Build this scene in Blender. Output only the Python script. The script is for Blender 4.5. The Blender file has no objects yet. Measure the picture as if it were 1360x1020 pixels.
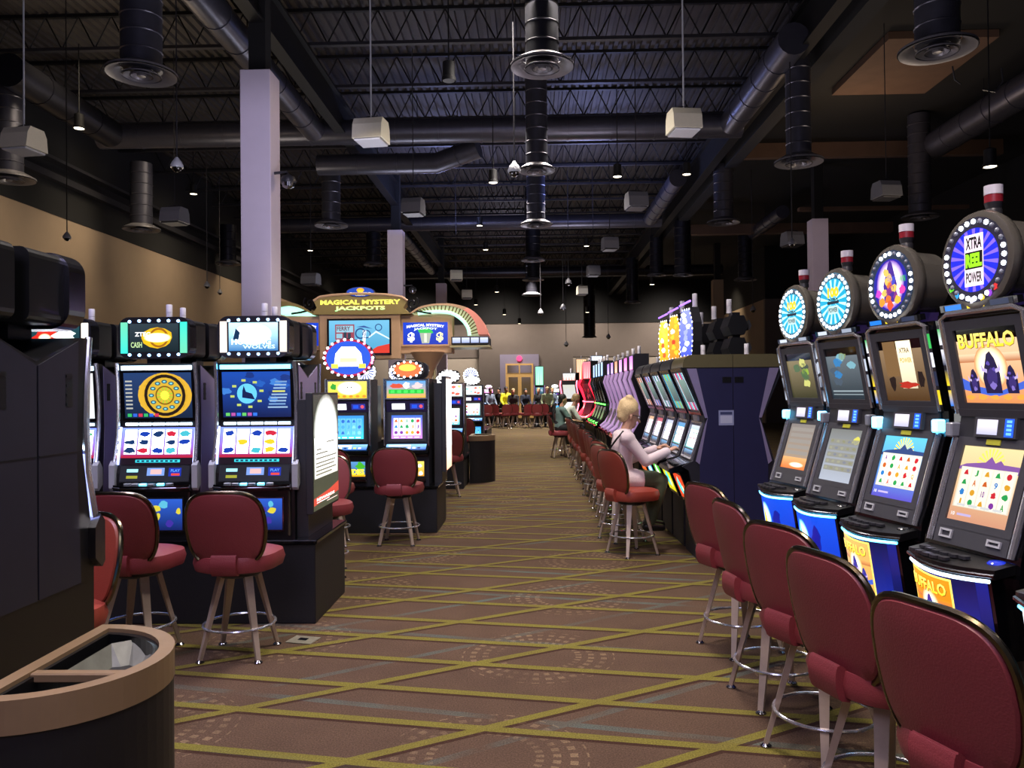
import bpy, bmesh, math, random
from mathutils import Vector, Matrix
random.seed(7)
PI = math.pi
SC = bpy.context.scene
COL = SC.collection
R = math.radians

# ------------------------------------------------------------------ materials
def srgb(h, k=1.0):
    if isinstance(h, str):
        v = [int(h[i:i+2], 16)/255 for i in (0, 2, 4)]
    else:
        v = [c/255 for c in h]
    return tuple((c/12.92 if c <= .04045 else ((c+.055)/1.055)**2.4)*k for c in v)

def mat(name, col, rough=.5, metal=0.0, noise=.12, scale=40, bump=0.0, emit=None, estr=0, coat=0.0, spec=.5):
    m = bpy.data.materials.new(name); m.use_nodes = True
    nt = m.node_tree; b = nt.nodes['Principled BSDF']
    c = srgb(col)
    tc = nt.nodes.new('ShaderNodeTexCoord')
    no = nt.nodes.new('ShaderNodeTexNoise'); no.inputs['Scale'].default_value = scale; no.inputs['Detail'].default_value = 3
    nt.links.new(tc.outputs['Object'], no.inputs['Vector'])
    mx = nt.nodes.new('ShaderNodeMix'); mx.data_type = 'RGBA'
    mx.inputs[6].default_value = (*[v*(1-noise) for v in c], 1); mx.inputs[7].default_value = (*[min(1, v*(1+noise)) for v in c], 1)
    nt.links.new(no.outputs['Fac'], mx.inputs[0]); nt.links.new(mx.outputs[2], b.inputs['Base Color'])
    b.inputs['Roughness'].default_value = rough; b.inputs['Metallic'].default_value = metal
    b.inputs['Coat Weight'].default_value = coat; b.inputs['Specular IOR Level'].default_value = spec
    if bump:
        bp = nt.nodes.new('ShaderNodeBump'); bp.inputs['Strength'].default_value = bump; bp.inputs['Distance'].default_value = .01
        nt.links.new(no.outputs['Fac'], bp.inputs['Height']); nt.links.new(bp.outputs['Normal'], b.inputs['Normal'])
    if emit:
        b.inputs['Emission Color'].default_value = (*srgb(emit), 1); b.inputs['Emission Strength'].default_value = estr
    return m

def attr_mat():
    m = bpy.data.materials.new('lit_graphic'); m.use_nodes = True
    nt = m.node_tree; b = nt.nodes['Principled BSDF']
    a = nt.nodes.new('ShaderNodeAttribute'); a.attribute_name = 'col'
    b.inputs['Base Color'].default_value = (.01, .01, .012, 1); b.inputs['Roughness'].default_value = .25
    nt.links.new(a.outputs['Color'], b.inputs['Emission Color']); b.inputs['Emission Strength'].default_value = 1
    return m
def flat_mat():
    m = bpy.data.materials.new('printed_graphic'); m.use_nodes = True
    nt = m.node_tree; b = nt.nodes['Principled BSDF']
    a = nt.nodes.new('ShaderNodeAttribute'); a.attribute_name = 'col'
    b.inputs['Roughness'].default_value = .4
    nt.links.new(a.outputs['Color'], b.inputs['Base Color'])
    return m

M = dict(
    lit=attr_mat(), printed=flat_mat(),
    black=mat('black_plastic', '0b0b0e', .38, 0, .2, 30, 0, coat=.1),
    gloss=mat('gloss_black', '08080b', .12, 0, .2, 20, coat=.4),
    pedestal=mat('pedestal_laminate', '15151c', .5, 0, .25, 60, .1),
    navy=mat('navy_panel', '23234a', .45, .2, .12, 8),
    slate=mat('slate_panel', '2c2c3c', .38, .25, .15, 10),
    navy2=mat('dark_cabinet_panel', '1a1a26', .5, .1, .15, 14),
    lilac=mat('lilac_metal', 'a79cc8', .35, .55, .05, 20),
    purple=mat('purple_panel', '4a3a78', .4, .1, .1, 20),
    chrome=mat('chrome', 'd8d8e0', .2, .85, .05, 30),
    ringmetal=mat('ring_metal', '8f8a80', .25, .7, .1, 20),
    chromed=mat('smoky_chrome', '8a8a94', .18, 1, .08, 30),
    bronze=mat('bronze_frame', '6d6350', .22, 1, .1, 30),
    leg=mat('brushed_leg_metal', 'b5a294', .4, .45, .08, 60),
    grey=mat('grey_bezel', '434349', .45, .2, .08, 40),
    lgrey=mat('light_grey_plastic', 'b0b2b8', .4, .1, .06, 40),
    cream=mat('cream_plastic', 'b5ab7c', .35, .3, .06, 20),
    capolive=mat('olive_cap', '6a6348', .3, .3, .06, 20),
    dgrey=mat('dark_grey_plastic', '2e2e33', .4, .1, .12, 40),
    vinyl=mat('burgundy_vinyl', '7e3238', .42, 0, .12, 160, .15),
    vinyl2=mat('orange_lit_vinyl', '8e3a2e', .42, 0, .12, 160, .15),  # stool vinyl with warm orange light put into its colour
    wood=mat('blond_wood_rim', '846b50', .42, 0, .14, 12, .08),
    binbody=mat('bin_laminate', '121116', .5, 0, .3, 60, .05),
    liner=mat('bin_liner', '8a8a80', .5, .2, .3, 18, .3),
    white=mat('white_plastic', 'd9d6e0', .4, 0, .04, 30),
    red=mat('red_plastic', '8d1d2c', .4, 0, .08, 30),
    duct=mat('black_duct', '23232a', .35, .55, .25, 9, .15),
    ductlit=mat('black_duct_lit', '4a4a55', .35, .6, .2, 9, .1),  # lighter copy of the black duct, light on it painted in
    disc=mat('diffuser_metal', '6d6b70', .4, .45, .12, 20),
    deck=mat('roof_deck_paint', '38332f', .7, .1, .3, 5),
    joist=mat('joist_paint', '0c0c0e', .6, .3, .3, 12),
    joistlit=mat('joist_paint_lit', '2c2b30', .5, .3, .3, 12),  # joist paint again, lightened as if lit
    void=mat('black_ceiling_paint', '09090b', .85, 0, .3, 4),
    soffit=mat('lit_deck_brown', '5a4436', .8, 0, .25, 3),  # brown stands in for roof deck with light on it
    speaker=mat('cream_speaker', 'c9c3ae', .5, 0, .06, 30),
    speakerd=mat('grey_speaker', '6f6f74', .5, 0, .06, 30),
    pillar=mat('pillar_paint', 'cfc4d6', .7, 0, .04, 6, .03),
    wall=mat('tan_wall_paint', '96826c', .85, 0, .08, 3, .04),
    wall2=mat('light_wall_paint', 'a79c90', .85, 0, .06, 3, .04),
    taupe=mat('taupe_wall_paint', '6e645e', .85, 0, .08, 3),
    lav=mat('lavender_wall_paint', '8f88a0', .8, 0, .06, 3),
    signbrown=mat('sign_tan', 'bb9878', .55, 0, .08, 12),
    signface=mat('sign_olive_gold', '8c7a44', .5, .1, .08, 12),
    ribgreen=mat('sign_green_glow', '9fd8b8', .4, 0, .1, 20, emit='b0f8d8', estr=1.3),
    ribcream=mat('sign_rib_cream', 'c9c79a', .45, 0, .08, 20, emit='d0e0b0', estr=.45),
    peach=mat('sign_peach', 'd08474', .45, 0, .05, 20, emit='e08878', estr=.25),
    scroll=mat('black_iron', '17161a', .35, .8, .1, 20),
    skin=mat('skin', 'b98a72', .55, 0, .06, 60), skind=mat('skin_deep', '6d4a3a', .55, 0, .06, 60),
    blonde=mat('blonde_hair', 'd6b98a', .6, 0, .3, 90, .5), darkhair=mat('dark_hair', '14110f', .6, 0, .3, 90, .4),
    greyhair=mat('sandy_hair', 'a08860', .6, 0, .3, 90, .4),
    pinktop=mat('pale_pink_knit', 'd8c4c8', .8, 0, .08, 120, .3),
    trousers=mat('olive_trousers', '3e4630', .8, 0, .15, 50, .2),
    darkcloth=mat('charcoal_cloth', '1c1c20', .85, 0, .2, 60, .2),
    tealshirt=mat('grey_green_shirt', '5d7470', .85, 0, .12, 60, .2),
    whiteshirt=mat('white_shirt', 'c9d2c4', .8, 0, .06, 60, .2),
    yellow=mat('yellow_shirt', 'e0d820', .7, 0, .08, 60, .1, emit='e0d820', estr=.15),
    bluegrey=mat('blue_grey_shirt', '6f7c92', .8, 0, .1, 60), navycloth=mat('navy_shirt', '151c30', .8, 0, .1, 60),
    plaid=mat('green_plaid_shirt', '6f7a5c', .8, 0, .5, 25), redcloth=mat('red_shirt', '9a2c34', .8, 0, .1, 60),
    felt=mat('red_table_felt', '8e2430', .85, 0, .1, 80),
    glass=mat('dark_door_glass', '1a1712', .1, 0, .4, 2, emit='9a7a4a', estr=.25),  # faint glow put into the glass to brighten the door
    doorwood=mat('oak_door', 'c09a60', .5, 0, .12, 10, emit='d0a060', estr=.3),  # wood given a glow so the door looks brighter lit
    shoe=mat('black_shoe', '0c0c0e', .4), whitesole=mat('white_sole', 'd8d8dc', .6),
    paper=mat('floor_plate_metal', '9a9484', .4, .5, .3, 30),
    bulb=mat('lit_bulb', 'ffffff', .3, emit='e4f0ff', estr=6), bulbo=mat('unlit_bulb', '8a8f9c', .3, .2),
    bulbb=mat('blue_lit_bulb', 'ffffff', .3, emit='90c8ff', estr=5),
    bulbr=mat('pink_lit_bulb', 'ffffff', .3, emit='ff6aa0', estr=4),
    neonw=mat('cool_white_strip', 'ffffff', .3, emit='c8e8ff', estr=4),
    neonc=mat('cyan_strip', 'ffffff', .3, emit='50c8ff', estr=4),
    railglow=mat('pale_blue_strip', 'ffffff', .3, emit='a0b0ff', estr=2.2),
    neonp=mat('violet_strip', 'b090ff', .3, emit='a070ff', estr=1.6),
    neonr=mat('red_neon', 'ff3040', .3, emit='ff2038', estr=3),
    neonpk=mat('pink_neon', 'ff90a0', .3, emit='ff7088', estr=3),
    neong=mat('green_neon', '60ff60', .3, emit='58ff50', estr=3.5),
    railp=mat('mauve_rail', 'b09ac0', .3, .3, .05, 20, emit='b890c8', estr=.5),
    lamp=mat('lamp_glow', 'ffffff', .4, emit='fff0d0', estr=5),
)

def carpet():
    m = bpy.data.materials.new('carpet'); m.use_nodes = True
    nt = m.node_tree; N = nt.nodes; L = nt.links; b = N['Principled BSDF']
    b.inputs['Roughness'].default_value = .95; b.inputs['Specular IOR Level'].default_value = .1
    tc = N.new('ShaderNodeTexCoord'); sp = N.new('ShaderNodeSeparateXYZ'); L.new(tc.outputs['Object'], sp.inputs[0])
    def mth(op, a, b_=None, c=None):
        n = N.new('ShaderNodeMath'); n.operation = op
        for i, v in enumerate((a, b_, c)):
            if v is None: continue
            if isinstance(v, (int, float)): n.inputs[i].default_value = v
            else: L.new(v, n.inputs[i])
        return n.outputs[0]
    X, Y = sp.outputs[0], sp.outputs[1]
    def rot(ang):      # coordinate perpendicular to a line at angle ang
        return mth('ADD', mth('MULTIPLY', X, -math.sin(ang)), mth('MULTIPLY', Y, math.cos(ang)))
    def along(ang):
        return mth('ADD', mth('MULTIPLY', X, math.cos(ang)), mth('MULTIPLY', Y, math.sin(ang)))
    def line(v, s, off, w, jit=.06):
        q = mth('DIVIDE', mth('ADD', v, off), s)
        cell = mth('FLOOR', q); f = mth('SUBTRACT', q, cell)
        wn = N.new('ShaderNodeTexWhiteNoise'); wn.noise_dimensions = '1D'; L.new(cell, wn.inputs['W'])
        c = mth('ADD', mth('MULTIPLY', mth('SUBTRACT', wn.outputs['Value'], .5), jit*2/s), .5)
        d = mth('MULTIPLY', mth('SUBTRACT', f, c), s)
        def band(lo, hi):
            return mth('MULTIPLY', mth('GREATER_THAN', d, lo), mth('LESS_THAN', d, hi))
        return band(-w/2, w/2), band(-w/2-.028, -w/2)
    a1, a2 = R(-10.3), R(30.3)
    v1, v2 = rot(a1), rot(a2)
    y1, s1 = line(v1, .43, -.02, .058, .045)
    y2, s2 = line(v2, .78, .06, .056, .05)
    t1, _ = line(rot(R(-13)), .95, .3, .055, .2); t2, _ = line(rot(R(34)), 1.35, .5, .05, .3)
    yl = mth('MAXIMUM', y1, y2); sh = mth('MAXIMUM', s1, s2); tl = mth('MAXIMUM', t1, t2)
    # noise
    def noise(scale, det=3):
        n = N.new('ShaderNodeTexNoise'); n.inputs['Scale'].default_value = scale; n.inputs['Detail'].default_value = det
        L.new(tc.outputs['Object'], n.inputs['Vector']); return n.outputs['Fac']
    big, mid, fine = noise(.7), noise(4), noise(130, 4)
    def mix(f, a, b_):
        n = N.new('ShaderNodeMix'); n.data_type = 'RGBA'
        for i, v in ((0, f), (6, a), (7, b_)):
            if isinstance(v, tuple): n.inputs[i].default_value = (*v, 1)
            elif isinstance(v, (int, float)): n.inputs[i].default_value = v
            else: L.new(v, n.inputs[i])
        return n.outputs[2]
    base = mix(mth('MULTIPLY', mth('ADD', big, mid), .5), srgb('41322a'), srgb('5f4b3c'))
    # dotted rosettes
    cs = 1.7
    u, v = mth('DIVIDE', along(a1), cs), mth('DIVIDE', v1, cs*.8)
    cu, cv = mth('FLOOR', u), mth('FLOOR', v)
    lu = mth('MULTIPLY', mth('SUBTRACT', mth('SUBTRACT', u, cu), .5), cs)
    lv = mth('MULTIPLY', mth('SUBTRACT', mth('SUBTRACT', v, cv), .5), cs*.8)
    r = mth('SQRT', mth('ADD', mth('MULTIPLY', lu, lu), mth('MULTIPLY', lv, lv)))
    th = mth('ARCTAN2', lv, lu)
    dots = mth('MULTIPLY', mth('GREATER_THAN', mth('SINE', mth('MULTIPLY', r, 2*PI/.075)), .1),
               mth('GREATER_THAN', mth('SINE', mth('MULTIPLY', th, 34)), .0))
    msk = mth('MULTIPLY', mth('LESS_THAN', r, .46), mth('GREATER_THAN', r, .2))
    dots = mth('MULTIPLY', mth('MULTIPLY', dots, msk), mth('MULTIPLY', mth('SUBTRACT', mid, .3), 1.0))
    c = mix(dots, base, srgb('a08868'))
    tf = mth('MULTIPLY', tl, mth('MULTIPLY', mth('SUBTRACT', noise(2.2), .3), 1.6))
    c = mix(tf, c, srgb('4f6460'))
    c = mix(mth('MULTIPLY', sh, .8), c, srgb('331e18'))
    c = mix(mth('MULTIPLY', yl, mth('ADD', mth('MULTIPLY', mid, .5), .6)), c, srgb('6e672c'))
    # pile
    cc = N.new('ShaderNodeMix'); cc.data_type = 'RGBA'; cc.blend_type = 'MULTIPLY'; cc.inputs[0].default_value = .55
    L.new(c, cc.inputs[6]); cr = N.new('ShaderNodeValToRGB'); cr.color_ramp.elements[0].position = .3; cr.color_ramp.elements[1].position = .7
    cr.color_ramp.elements[0].color = (.2, .2, .2, 1); cr.color_ramp.elements[1].color = (1.5, 1.5, 1.5, 1)
    L.new(fine, cr.inputs[0]); L.new(cr.outputs[0], cc.inputs[7])
    L.new(cc.outputs[2], b.inputs['Base Color'])
    bp = N.new('ShaderNodeBump'); bp.inputs['Strength'].default_value = .3; bp.inputs['Distance'].default_value = .004
    L.new(fine, bp.inputs['Height']); L.new(bp.outputs['Normal'], b.inputs['Normal'])
    return m

# ------------------------------------------------------------------ mesh helpers
def BM(): return bmesh.new()

def obj(name, bm, m, parent=None, smooth=False, loc=None, recalc=True):
    if recalc: bmesh.ops.recalc_face_normals(bm, faces=bm.faces)
    me = bpy.data.meshes.new(name); bm.to_mesh(me); bm.free()
    if m is not None: me.materials.append(M[m] if isinstance(m, str) else m)
    if smooth:
        for p in me.polygons: p.use_smooth = True
        try: me.set_sharp_from_angle(angle=R(38))
        except Exception: pass
    o = bpy.data.objects.new(name, me); COL.objects.link(o)
    if parent is not None: o.parent = parent
    if loc is not None: o.location = loc
    return o

def meshobj(name, me, parent, loc=(0, 0, 0)):
    o = bpy.data.objects.new(name, me); COL.objects.link(o); o.parent = parent; o.location = loc
    return o

def thing(name, label, cat, loc=(0, 0, 0), rz=0.0, group=None):
    o = bpy.data.objects.new(name, None); COL.objects.link(o); o.empty_display_size = .1
    o.location = loc; o.rotation_euler = (0, 0, rz); o['label'] = label; o['category'] = cat
    if group: o['group'] = group
    return o

def tag(o, label, cat, group=None, kind=None):
    if label: o['label'] = label
    if cat: o['category'] = cat
    if group: o['group'] = group
    if kind: o['kind'] = kind
    return o

KIDS = {}
def dup(root, label, loc, rz, group=None):
    r = root.copy(); COL.objects.link(r); r.location = loc; r.rotation_euler = (0, 0, rz); r['label'] = label
    if group: r['group'] = group
    for ch in list(root.children):
        c = ch.copy(); COL.objects.link(c); c.parent = r
        for g in list(ch.children):
            d = g.copy(); COL.objects.link(d); d.parent = c
    return r

def box(bm, x0, x1, y0, y1, z0, z1, bev=0, seg=2):
    r = bmesh.ops.create_cube(bm, size=1)
    vs = r['verts']
    for v in vs:
        v.co = Vector(((x0+x1)/2 + v.co.x*(x1-x0), (y0+y1)/2 + v.co.y*(y1-y0), (z0+z1)/2 + v.co.z*(z1-z0)))
    if bev:
        es = list({e for v in vs for e in v.link_edges})
        bmesh.ops.bevel(bm, geom=es, offset=bev, segments=seg, affect='EDGES', profile=.5)

def poly_prism(bm, pts, place, d0, d1):
    """pts: 2D outline; place(u,v,d)->Vector; extruded between d0 and d1"""
    a = [bm.verts.new(place(u, v, d0)) for u, v in pts]
    b = [bm.verts.new(place(u, v, d1)) for u, v in pts]
    n = len(pts)
    bm.faces.new(a); bm.faces.new(b[::-1])
    for i in range(n):
        bm.faces.new((a[i], b[i], b[(i+1) % n], a[(i+1) % n]))
def prism_x(bm, pts, x0, x1): poly_prism(bm, pts, lambda u, v, d: Vector((d, u, v)), x0, x1)
def prism_y(bm, pts, y0, y1): poly_prism(bm, pts, lambda u, v, d: Vector((u, d, v)), y0, y1)
def prism_z(bm, pts, z0, z1): poly_prism(bm, pts, lambda u, v, d: Vector((u, v, d)), z0, z1)

def rrect(w, h, r, n=5, cx=0, cy=0):
    pts = []
    for (sx, sy, a0) in ((1, 1, 0), (-1, 1, 90), (-1, -1, 180), (1, -1, 270)):
        for i in range(n+1):
            a = R(a0 + 90*i/n)
            pts.append((cx + sx*(w/2-r) + r*math.cos(a), cy + sy*(h/2-r) + r*math.sin(a)))
    return pts
def circ(r, n=28, cx=0, cy=0, ry=None): return [(cx+r*math.cos(2*PI*i/n), cy+(ry or r)*math.sin(2*PI*i/n)) for i in range(n)]

def tube(bm, pts, r, seg=8, closed=False, taper=None, flat=None):
    pts = [Vector(p) for p in pts]; n = len(pts); rings = []
    up = None
    for i, p in enumerate(pts):
        if closed: t = (pts[(i+1) % n] - pts[i-1])
        else: t = pts[min(i+1, n-1)] - pts[max(i-1, 0)]
        t.normalize()
        if up is None:
            up = Vector((0, 0, 1)) if abs(t.z) < .9 else Vector((1, 0, 0))
        up = (up - t*up.dot(t))
        if up.length < 1e-5: up = t.orthogonal()
        up.normalize(); sd = t.cross(up)
        rr = r if taper is None else r*(1+(taper-1)*i/(n-1))
        rings.append([bm.verts.new(p + (up*math.cos(2*PI*k/seg) + sd*math.sin(2*PI*k/seg))*rr) for k in range(seg)])
    m = n if closed else n-1
    for i in range(m):
        a, b = rings[i], rings[(i+1) % n]
        best = 0
        if closed and i == n-1:
            best = min(range(seg), key=lambda s: (a[0].co-b[s].co).length)
        for k in range(seg):
            bm.faces.new((a[k], a[(k+1) % seg], b[(k+1+best) % seg], b[(k+best) % seg]))
    if not closed:
        bm.faces.new(rings[0][::-1]); bm.faces.new(rings[-1])

def lathe(bm, prof, seg=24, c=(0, 0, 0), axis='z', cap=True):
    c = Vector(c); rings = []
    for r, z in prof:
        ring = []
        for k in range(seg):
            a = 2*PI*k/seg; x, y = r*math.cos(a), r*math.sin(a)
            v = Vector((x, y, z)) if axis == 'z' else (Vector((z, x, y)) if axis == 'x' else Vector((x, -z, y)))
            ring.append(bm.verts.new(c+v))
        rings.append(ring)
    for a, b in zip(rings, rings[1:]):
        for k in range(seg): bm.faces.new((a[k], a[(k+1) % seg], b[(k+1) % seg], b[k]))
    if cap: bm.faces.new(rings[0][::-1]); bm.faces.new(rings[-1])

class Frame:
    """a plane: o origin at bottom centre, u right, v up, n towards the viewer"""
    def __init__(s, o, u, v):
        s.o = Vector(o); s.u = Vector(u).normalized(); s.v = Vector(v).normalized(); s.n = s.u.cross(s.v)
    def P(s, x, y, d=0): return s.o + s.u*x + s.v*y + s.n*d
def front(y0, z0, y1, z1, x=0):
    f = Frame((x, y0, z0), (1, 0, 0), (0, y1-y0, z1-z0)); f.h = math.hypot(y1-y0, z1-z0); return f

def plate(bm, F, x0, x1, y0, y1, d0, d1, bev=0):
    poly_prism(bm, [(x0, y0), (x1, y0), (x1, y1), (x0, y1)], lambda u, v, d: F.P(u, v, d), d0, d1)
def plate_pts(bm, F, pts, d0, d1): poly_prism(bm, pts, lambda u, v, d: F.P(u, v, d), d0, d1)
def bezel(bm, F, x0, x1, y0, y1, w, d0, d1):
    plate(bm, F, x0-w, x1+w, y1, y1+w, d0, d1); plate(bm, F, x0-w, x1+w, y0-w, y0, d0, d1)
    plate(bm, F, x0-w, x0, y0, y1, d0, d1); plate(bm, F, x1, x1+w, y0, y1, d0, d1)

# ------------------------------------------------------------------ text
_T = {}
def text_tris(s, bold=.0):
    key = (s, bold)
    if key in _T: return _T[key]
    cu = bpy.data.curves.new('txt', 'FONT'); cu.body = s; cu.size = 1; cu.offset = bold; cu.resolution_u = 2
    o = bpy.data.objects.new('txt', cu); COL.objects.link(o)
    bpy.context.view_layer.update()
    me = bpy.data.meshes.new_from_object(o.evaluated_get(bpy.context.evaluated_depsgraph_get()))
    me.calc_loop_triangles()
    tris = [[(me.vertices[i].co.x, me.vertices[i].co.y) for i in t.vertices] for t in me.loop_triangles]
    bpy.data.objects.remove(o); bpy.data.curves.remove(cu); bpy.data.meshes.remove(me)
    xs = [p[0] for t in tris for p in t]; ys = [p[1] for t in tris for p in t]
    bb = (min(xs), min(ys), max(xs), max(ys)) if xs else (0, 0, 1, 1)
    _T[key] = (tris, bb); return _T[key]

class Pic:
    def __init__(s): s.p = []; s.l = 0
    def up(s): s.l += 1; return s
    def poly(s, pts, c, c2=None):
        if c2 is None: s.p.append((pts, s.l, [c]*len(pts)))
        else:
            ys = [q[1] for q in pts]; a, b = min(ys), max(ys) or 1
            s.p.append((pts, s.l, [tuple(c[k]+(c2[k]-c[k])*((q[1]-a)/max(1e-6, b-a)) for k in range(3)) for q in pts]))
        return s
    def rect(s, x0, y0, x1, y1, c, c2=None): return s.poly([(x0, y0), (x1, y0), (x1, y1), (x0, y1)], c, c2)
    def circle(s, x, y, r, c, ry=None, n=22): return s.poly(circ(r, n, x, y, ry), c)
    def glow(s, x, y, r, ci, co, ry=None, n=24, k=.5):
        ry = ry or r
        P = circ(r, n, x, y, ry); Q = circ(r*k, n, x, y, ry*k)
        s.poly(Q, ci)
        for i in range(n):
            j = (i+1) % n; s.p.append(([Q[i], P[i], P[j], Q[j]], s.l, [ci, co, co, ci]))
        return s
    def ring(s, x, y, r0, r1, c, n=26, ky=1):
        for i in range(n):
            a, b = 2*PI*i/n, 2*PI*(i+1)/n
            s.poly([(x+r0*math.cos(a), y+ky*r0*math.sin(a)), (x+r1*math.cos(a), y+ky*r1*math.sin(a)), (x+r1*math.cos(b), y+ky*r1*math.sin(b)), (x+r0*math.cos(b), y+ky*r0*math.sin(b))], c)
        return s
    def rays(s, x, y, r0, r1, n, c, w=.35, ky=1, a0=0, a1=2*PI):
        for i in range(n):
            a = a0+(a1-a0)*(i+.5)/n; h = (a1-a0)/n*w/2
            s.poly([(x+r0*math.cos(a), y+ky*r0*math.sin(a)), (x+r1*math.cos(a-h), y+ky*r1*math.sin(a-h)), (x+r1*math.cos(a+h), y+ky*r1*math.sin(a+h))], c)
        return s
    def text(s, t, x0, y0, x1, y1, c, bold=.02, c2=None, shear=0, arc=0):
        tris, (a, b, d, e) = text_tris(t, bold); kx, ky = (x1-x0)/(d-a), (y1-y0)/(e-b)
        xm = (x0+x1)/2; hw = (x1-x0)/2
        for tr in tris:
            q = []
            for px, py in tr:
                X = x0+(px-a)*kx; Y = y0+(py-b)*ky; Y += arc*(1-((X-xm)/hw)**2)
                q.append((X+shear*(Y-y0), Y))
            if c2 is None: s.p.append((q, s.l, [c]*3))
            else: s.p.append((q, s.l, [tuple(c[k]+(c2[k]-c[k])*min(1, max(0, (p[1]-y0)/(y1-y0))) for k in range(3)) for p in q]))
        return s
    def blob(s, x, y, r, c, ry=None, k=.3, n=12):
        return s.poly([(x+r*(1+random.uniform(-k, k))*math.cos(2*PI*i/n), y+(ry or r)*(1+random.uniform(-k, k))*math.sin(2*PI*i/n)) for i in range(n)], c)
    def build(s, name, F, m='lit', parent=None, base=.0015, curve=None, step=.0004):
        me = bpy.data.meshes.new(name); V = []; Fc = []; C = []
        for pts, l, cols in s.p:
            i0 = len(V)
            ar = sum(pts[i][0]*pts[(i+1) % len(pts)][1]-pts[(i+1) % len(pts)][0]*pts[i][1] for i in range(len(pts)))
            if ar < 0: pts = pts[::-1]; cols = cols[::-1]
            for x, y in pts:
                d = base + step*l + (curve(x, y) if curve else 0)
                V.append(F.P(x, y, d))
            Fc.append(list(range(i0, i0+len(pts)))); C += cols
        me.from_pydata([tuple(v) for v in V], [], Fc)
        at = me.color_attributes.new('col', 'FLOAT_COLOR', 'CORNER')
        flat = []
        for c in C: flat += [c[0], c[1], c[2], 1]
        at.data.foreach_set('color', flat)
        me.materials.append(M[m]); me.update()
        o = bpy.data.objects.new(name, me); COL.objects.link(o)
        if parent is not None: o.parent = parent
        return o
S = srgb

# ------------------------------------------------------------------ screen art
def art_reels(p, x0, y0, x1, y1, bg=('2040a0', '70b0e0'), k=1.2, cell='e8f4ff', ck=1.6, cols=5, rows=3, syms=('d02030', 'e0a020', '2080d0', '20a050', '8030a0', 'd06020'), inset=.06, top=.12, bot=.14, rnd=None):
    rn = random.Random(rnd)
    p.rect(x0, y0, x1, y1, S(bg[0], k), S(bg[1], k)); p.up()
    w, h = x1-x0, y1-y0
    a, b = x0+w*inset, x1-w*inset; c, d = y0+h*bot, y1-h*top
    cw = (b-a)/cols; chh = (d-c)/rows
    for i in range(cols):
        p.rect(a+i*cw+cw*.05, c, a+(i+1)*cw-cw*.05, d, S(cell, ck))
    p.up()
    for i in range(cols):
        for j in range(rows):
            cx, cy = a+(i+.5)*cw, c+(j+.5)*chh; col = S(rn.choice(syms), k); r = min(cw, chh)*.32
            t = rn.random()
            if t < .3: p.circle(cx, cy, r, col, n=10)
            elif t < .6: p.text(rn.choice(['10', 'J', 'Q', 'K', 'A', '9']), cx-r*.7, cy-r, cx+r*.7, cy+r, col, .03)
            elif t < .8: p.poly([(cx-r, cy-r*.7), (cx+r, cy-r*.7), (cx+r*.3, cy+r), (cx-r*.5, cy+r*.6)], col)
            else: p.blob(cx, cy, r, col)
    p.up()
    for i in range(4):
        p.rect(x0+w*(.08+.22*i), y0+h*.03, x0+w*(.24+.22*i), y0+h*.09, S('f0f0f0', k*.8))
    return p

def art_buffalo(p, x0, y0, x1, y1, k=1.3, bg=('e08a30', 'f4d890'), fig='2a2060'):
    w, h = x1-x0, y1-y0
    X = lambda t: x0+w*t; Y = lambda t: y0+h*t
    p.rect(x0, y0, x1, y1, S(bg[0], k), S(bg[1], k)); p.up()
    p.rect(x0, Y(.55), x1, Y(.66), S('c87848', k*.8), S(bg[1], k)); p.up()
    p.glow(X(.5), Y(.48), w*.26, S('fff0c0', k*1.8), S(bg[0], k), h*.3); p.up()
    p.poly([(x0, Y(.34)), (X(.25), Y(.22)), (X(.6), Y(.16)), (x1, Y(.3)), (x1, Y(.2)), (X(.5), Y(.08)), (x0, Y(.18))], S('4060c8', k)); p.up()
    f = S(fig, k*.7); f2 = S('5a48a8', k*.9)
    for cx, sc in ((.5, 1.0), (.2, .6), (.8, .66)):
        b = .13
        p.poly([(X(cx-.13*sc), Y(b)), (X(cx-.15*sc), Y(b+.2*sc)), (X(cx-.10*sc), Y(b+.36*sc)), (X(cx-.04*sc), Y(b+.52*sc)), (X(cx+.02*sc), Y(b+.56*sc)), (X(cx+.08*sc), Y(b+.46*sc)), (X(cx+.13*sc), Y(b+.26*sc)), (X(cx+.12*sc), Y(b))], f)
        p.up(); p.blob(X(cx), Y(b+.2*sc), w*.085*sc, S('3a2c70', k*.9), h*.13*sc, .15); p.up()
        for q in (-1, 1): p.poly([(X(cx+q*.07*sc), Y(b+.27*sc)), (X(cx+q*.15*sc), Y(b+.30*sc)), (X(cx+q*.15*sc), Y(b+.42*sc)), (X(cx+q*.12*sc), Y(b+.34*sc)), (X(cx+q*.06*sc), Y(b+.32*sc))], S('b8a8d8', k))
        p.blob(X(cx), Y(b+.1*sc), w*.045*sc, S('7a68b8', k), h*.05*sc); p.blob(X(cx-.03*sc), Y(b+.4*sc), w*.03*sc, f2); p.blob(X(cx+.05*sc), Y(b+.32*sc), w*.025*sc, f2)
    p.up()
    for i in range(5): p.blob(X(.1+.2*i), Y(.08), w*.07, S('f0a040', k), h*.03)
    p.up(); p.text('BUFFALO', X(.05)+.002, Y(.74)-.002, X(.95)+.002, Y(.94)-.002, S('6a3010', k*.6), .045)
    p.up(); p.text('BUFFALO', X(.05), Y(.74), X(.95), Y(.94), S('f8d020', k*1.1), .03, S('fff070', k*1.2))
    return p

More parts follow.
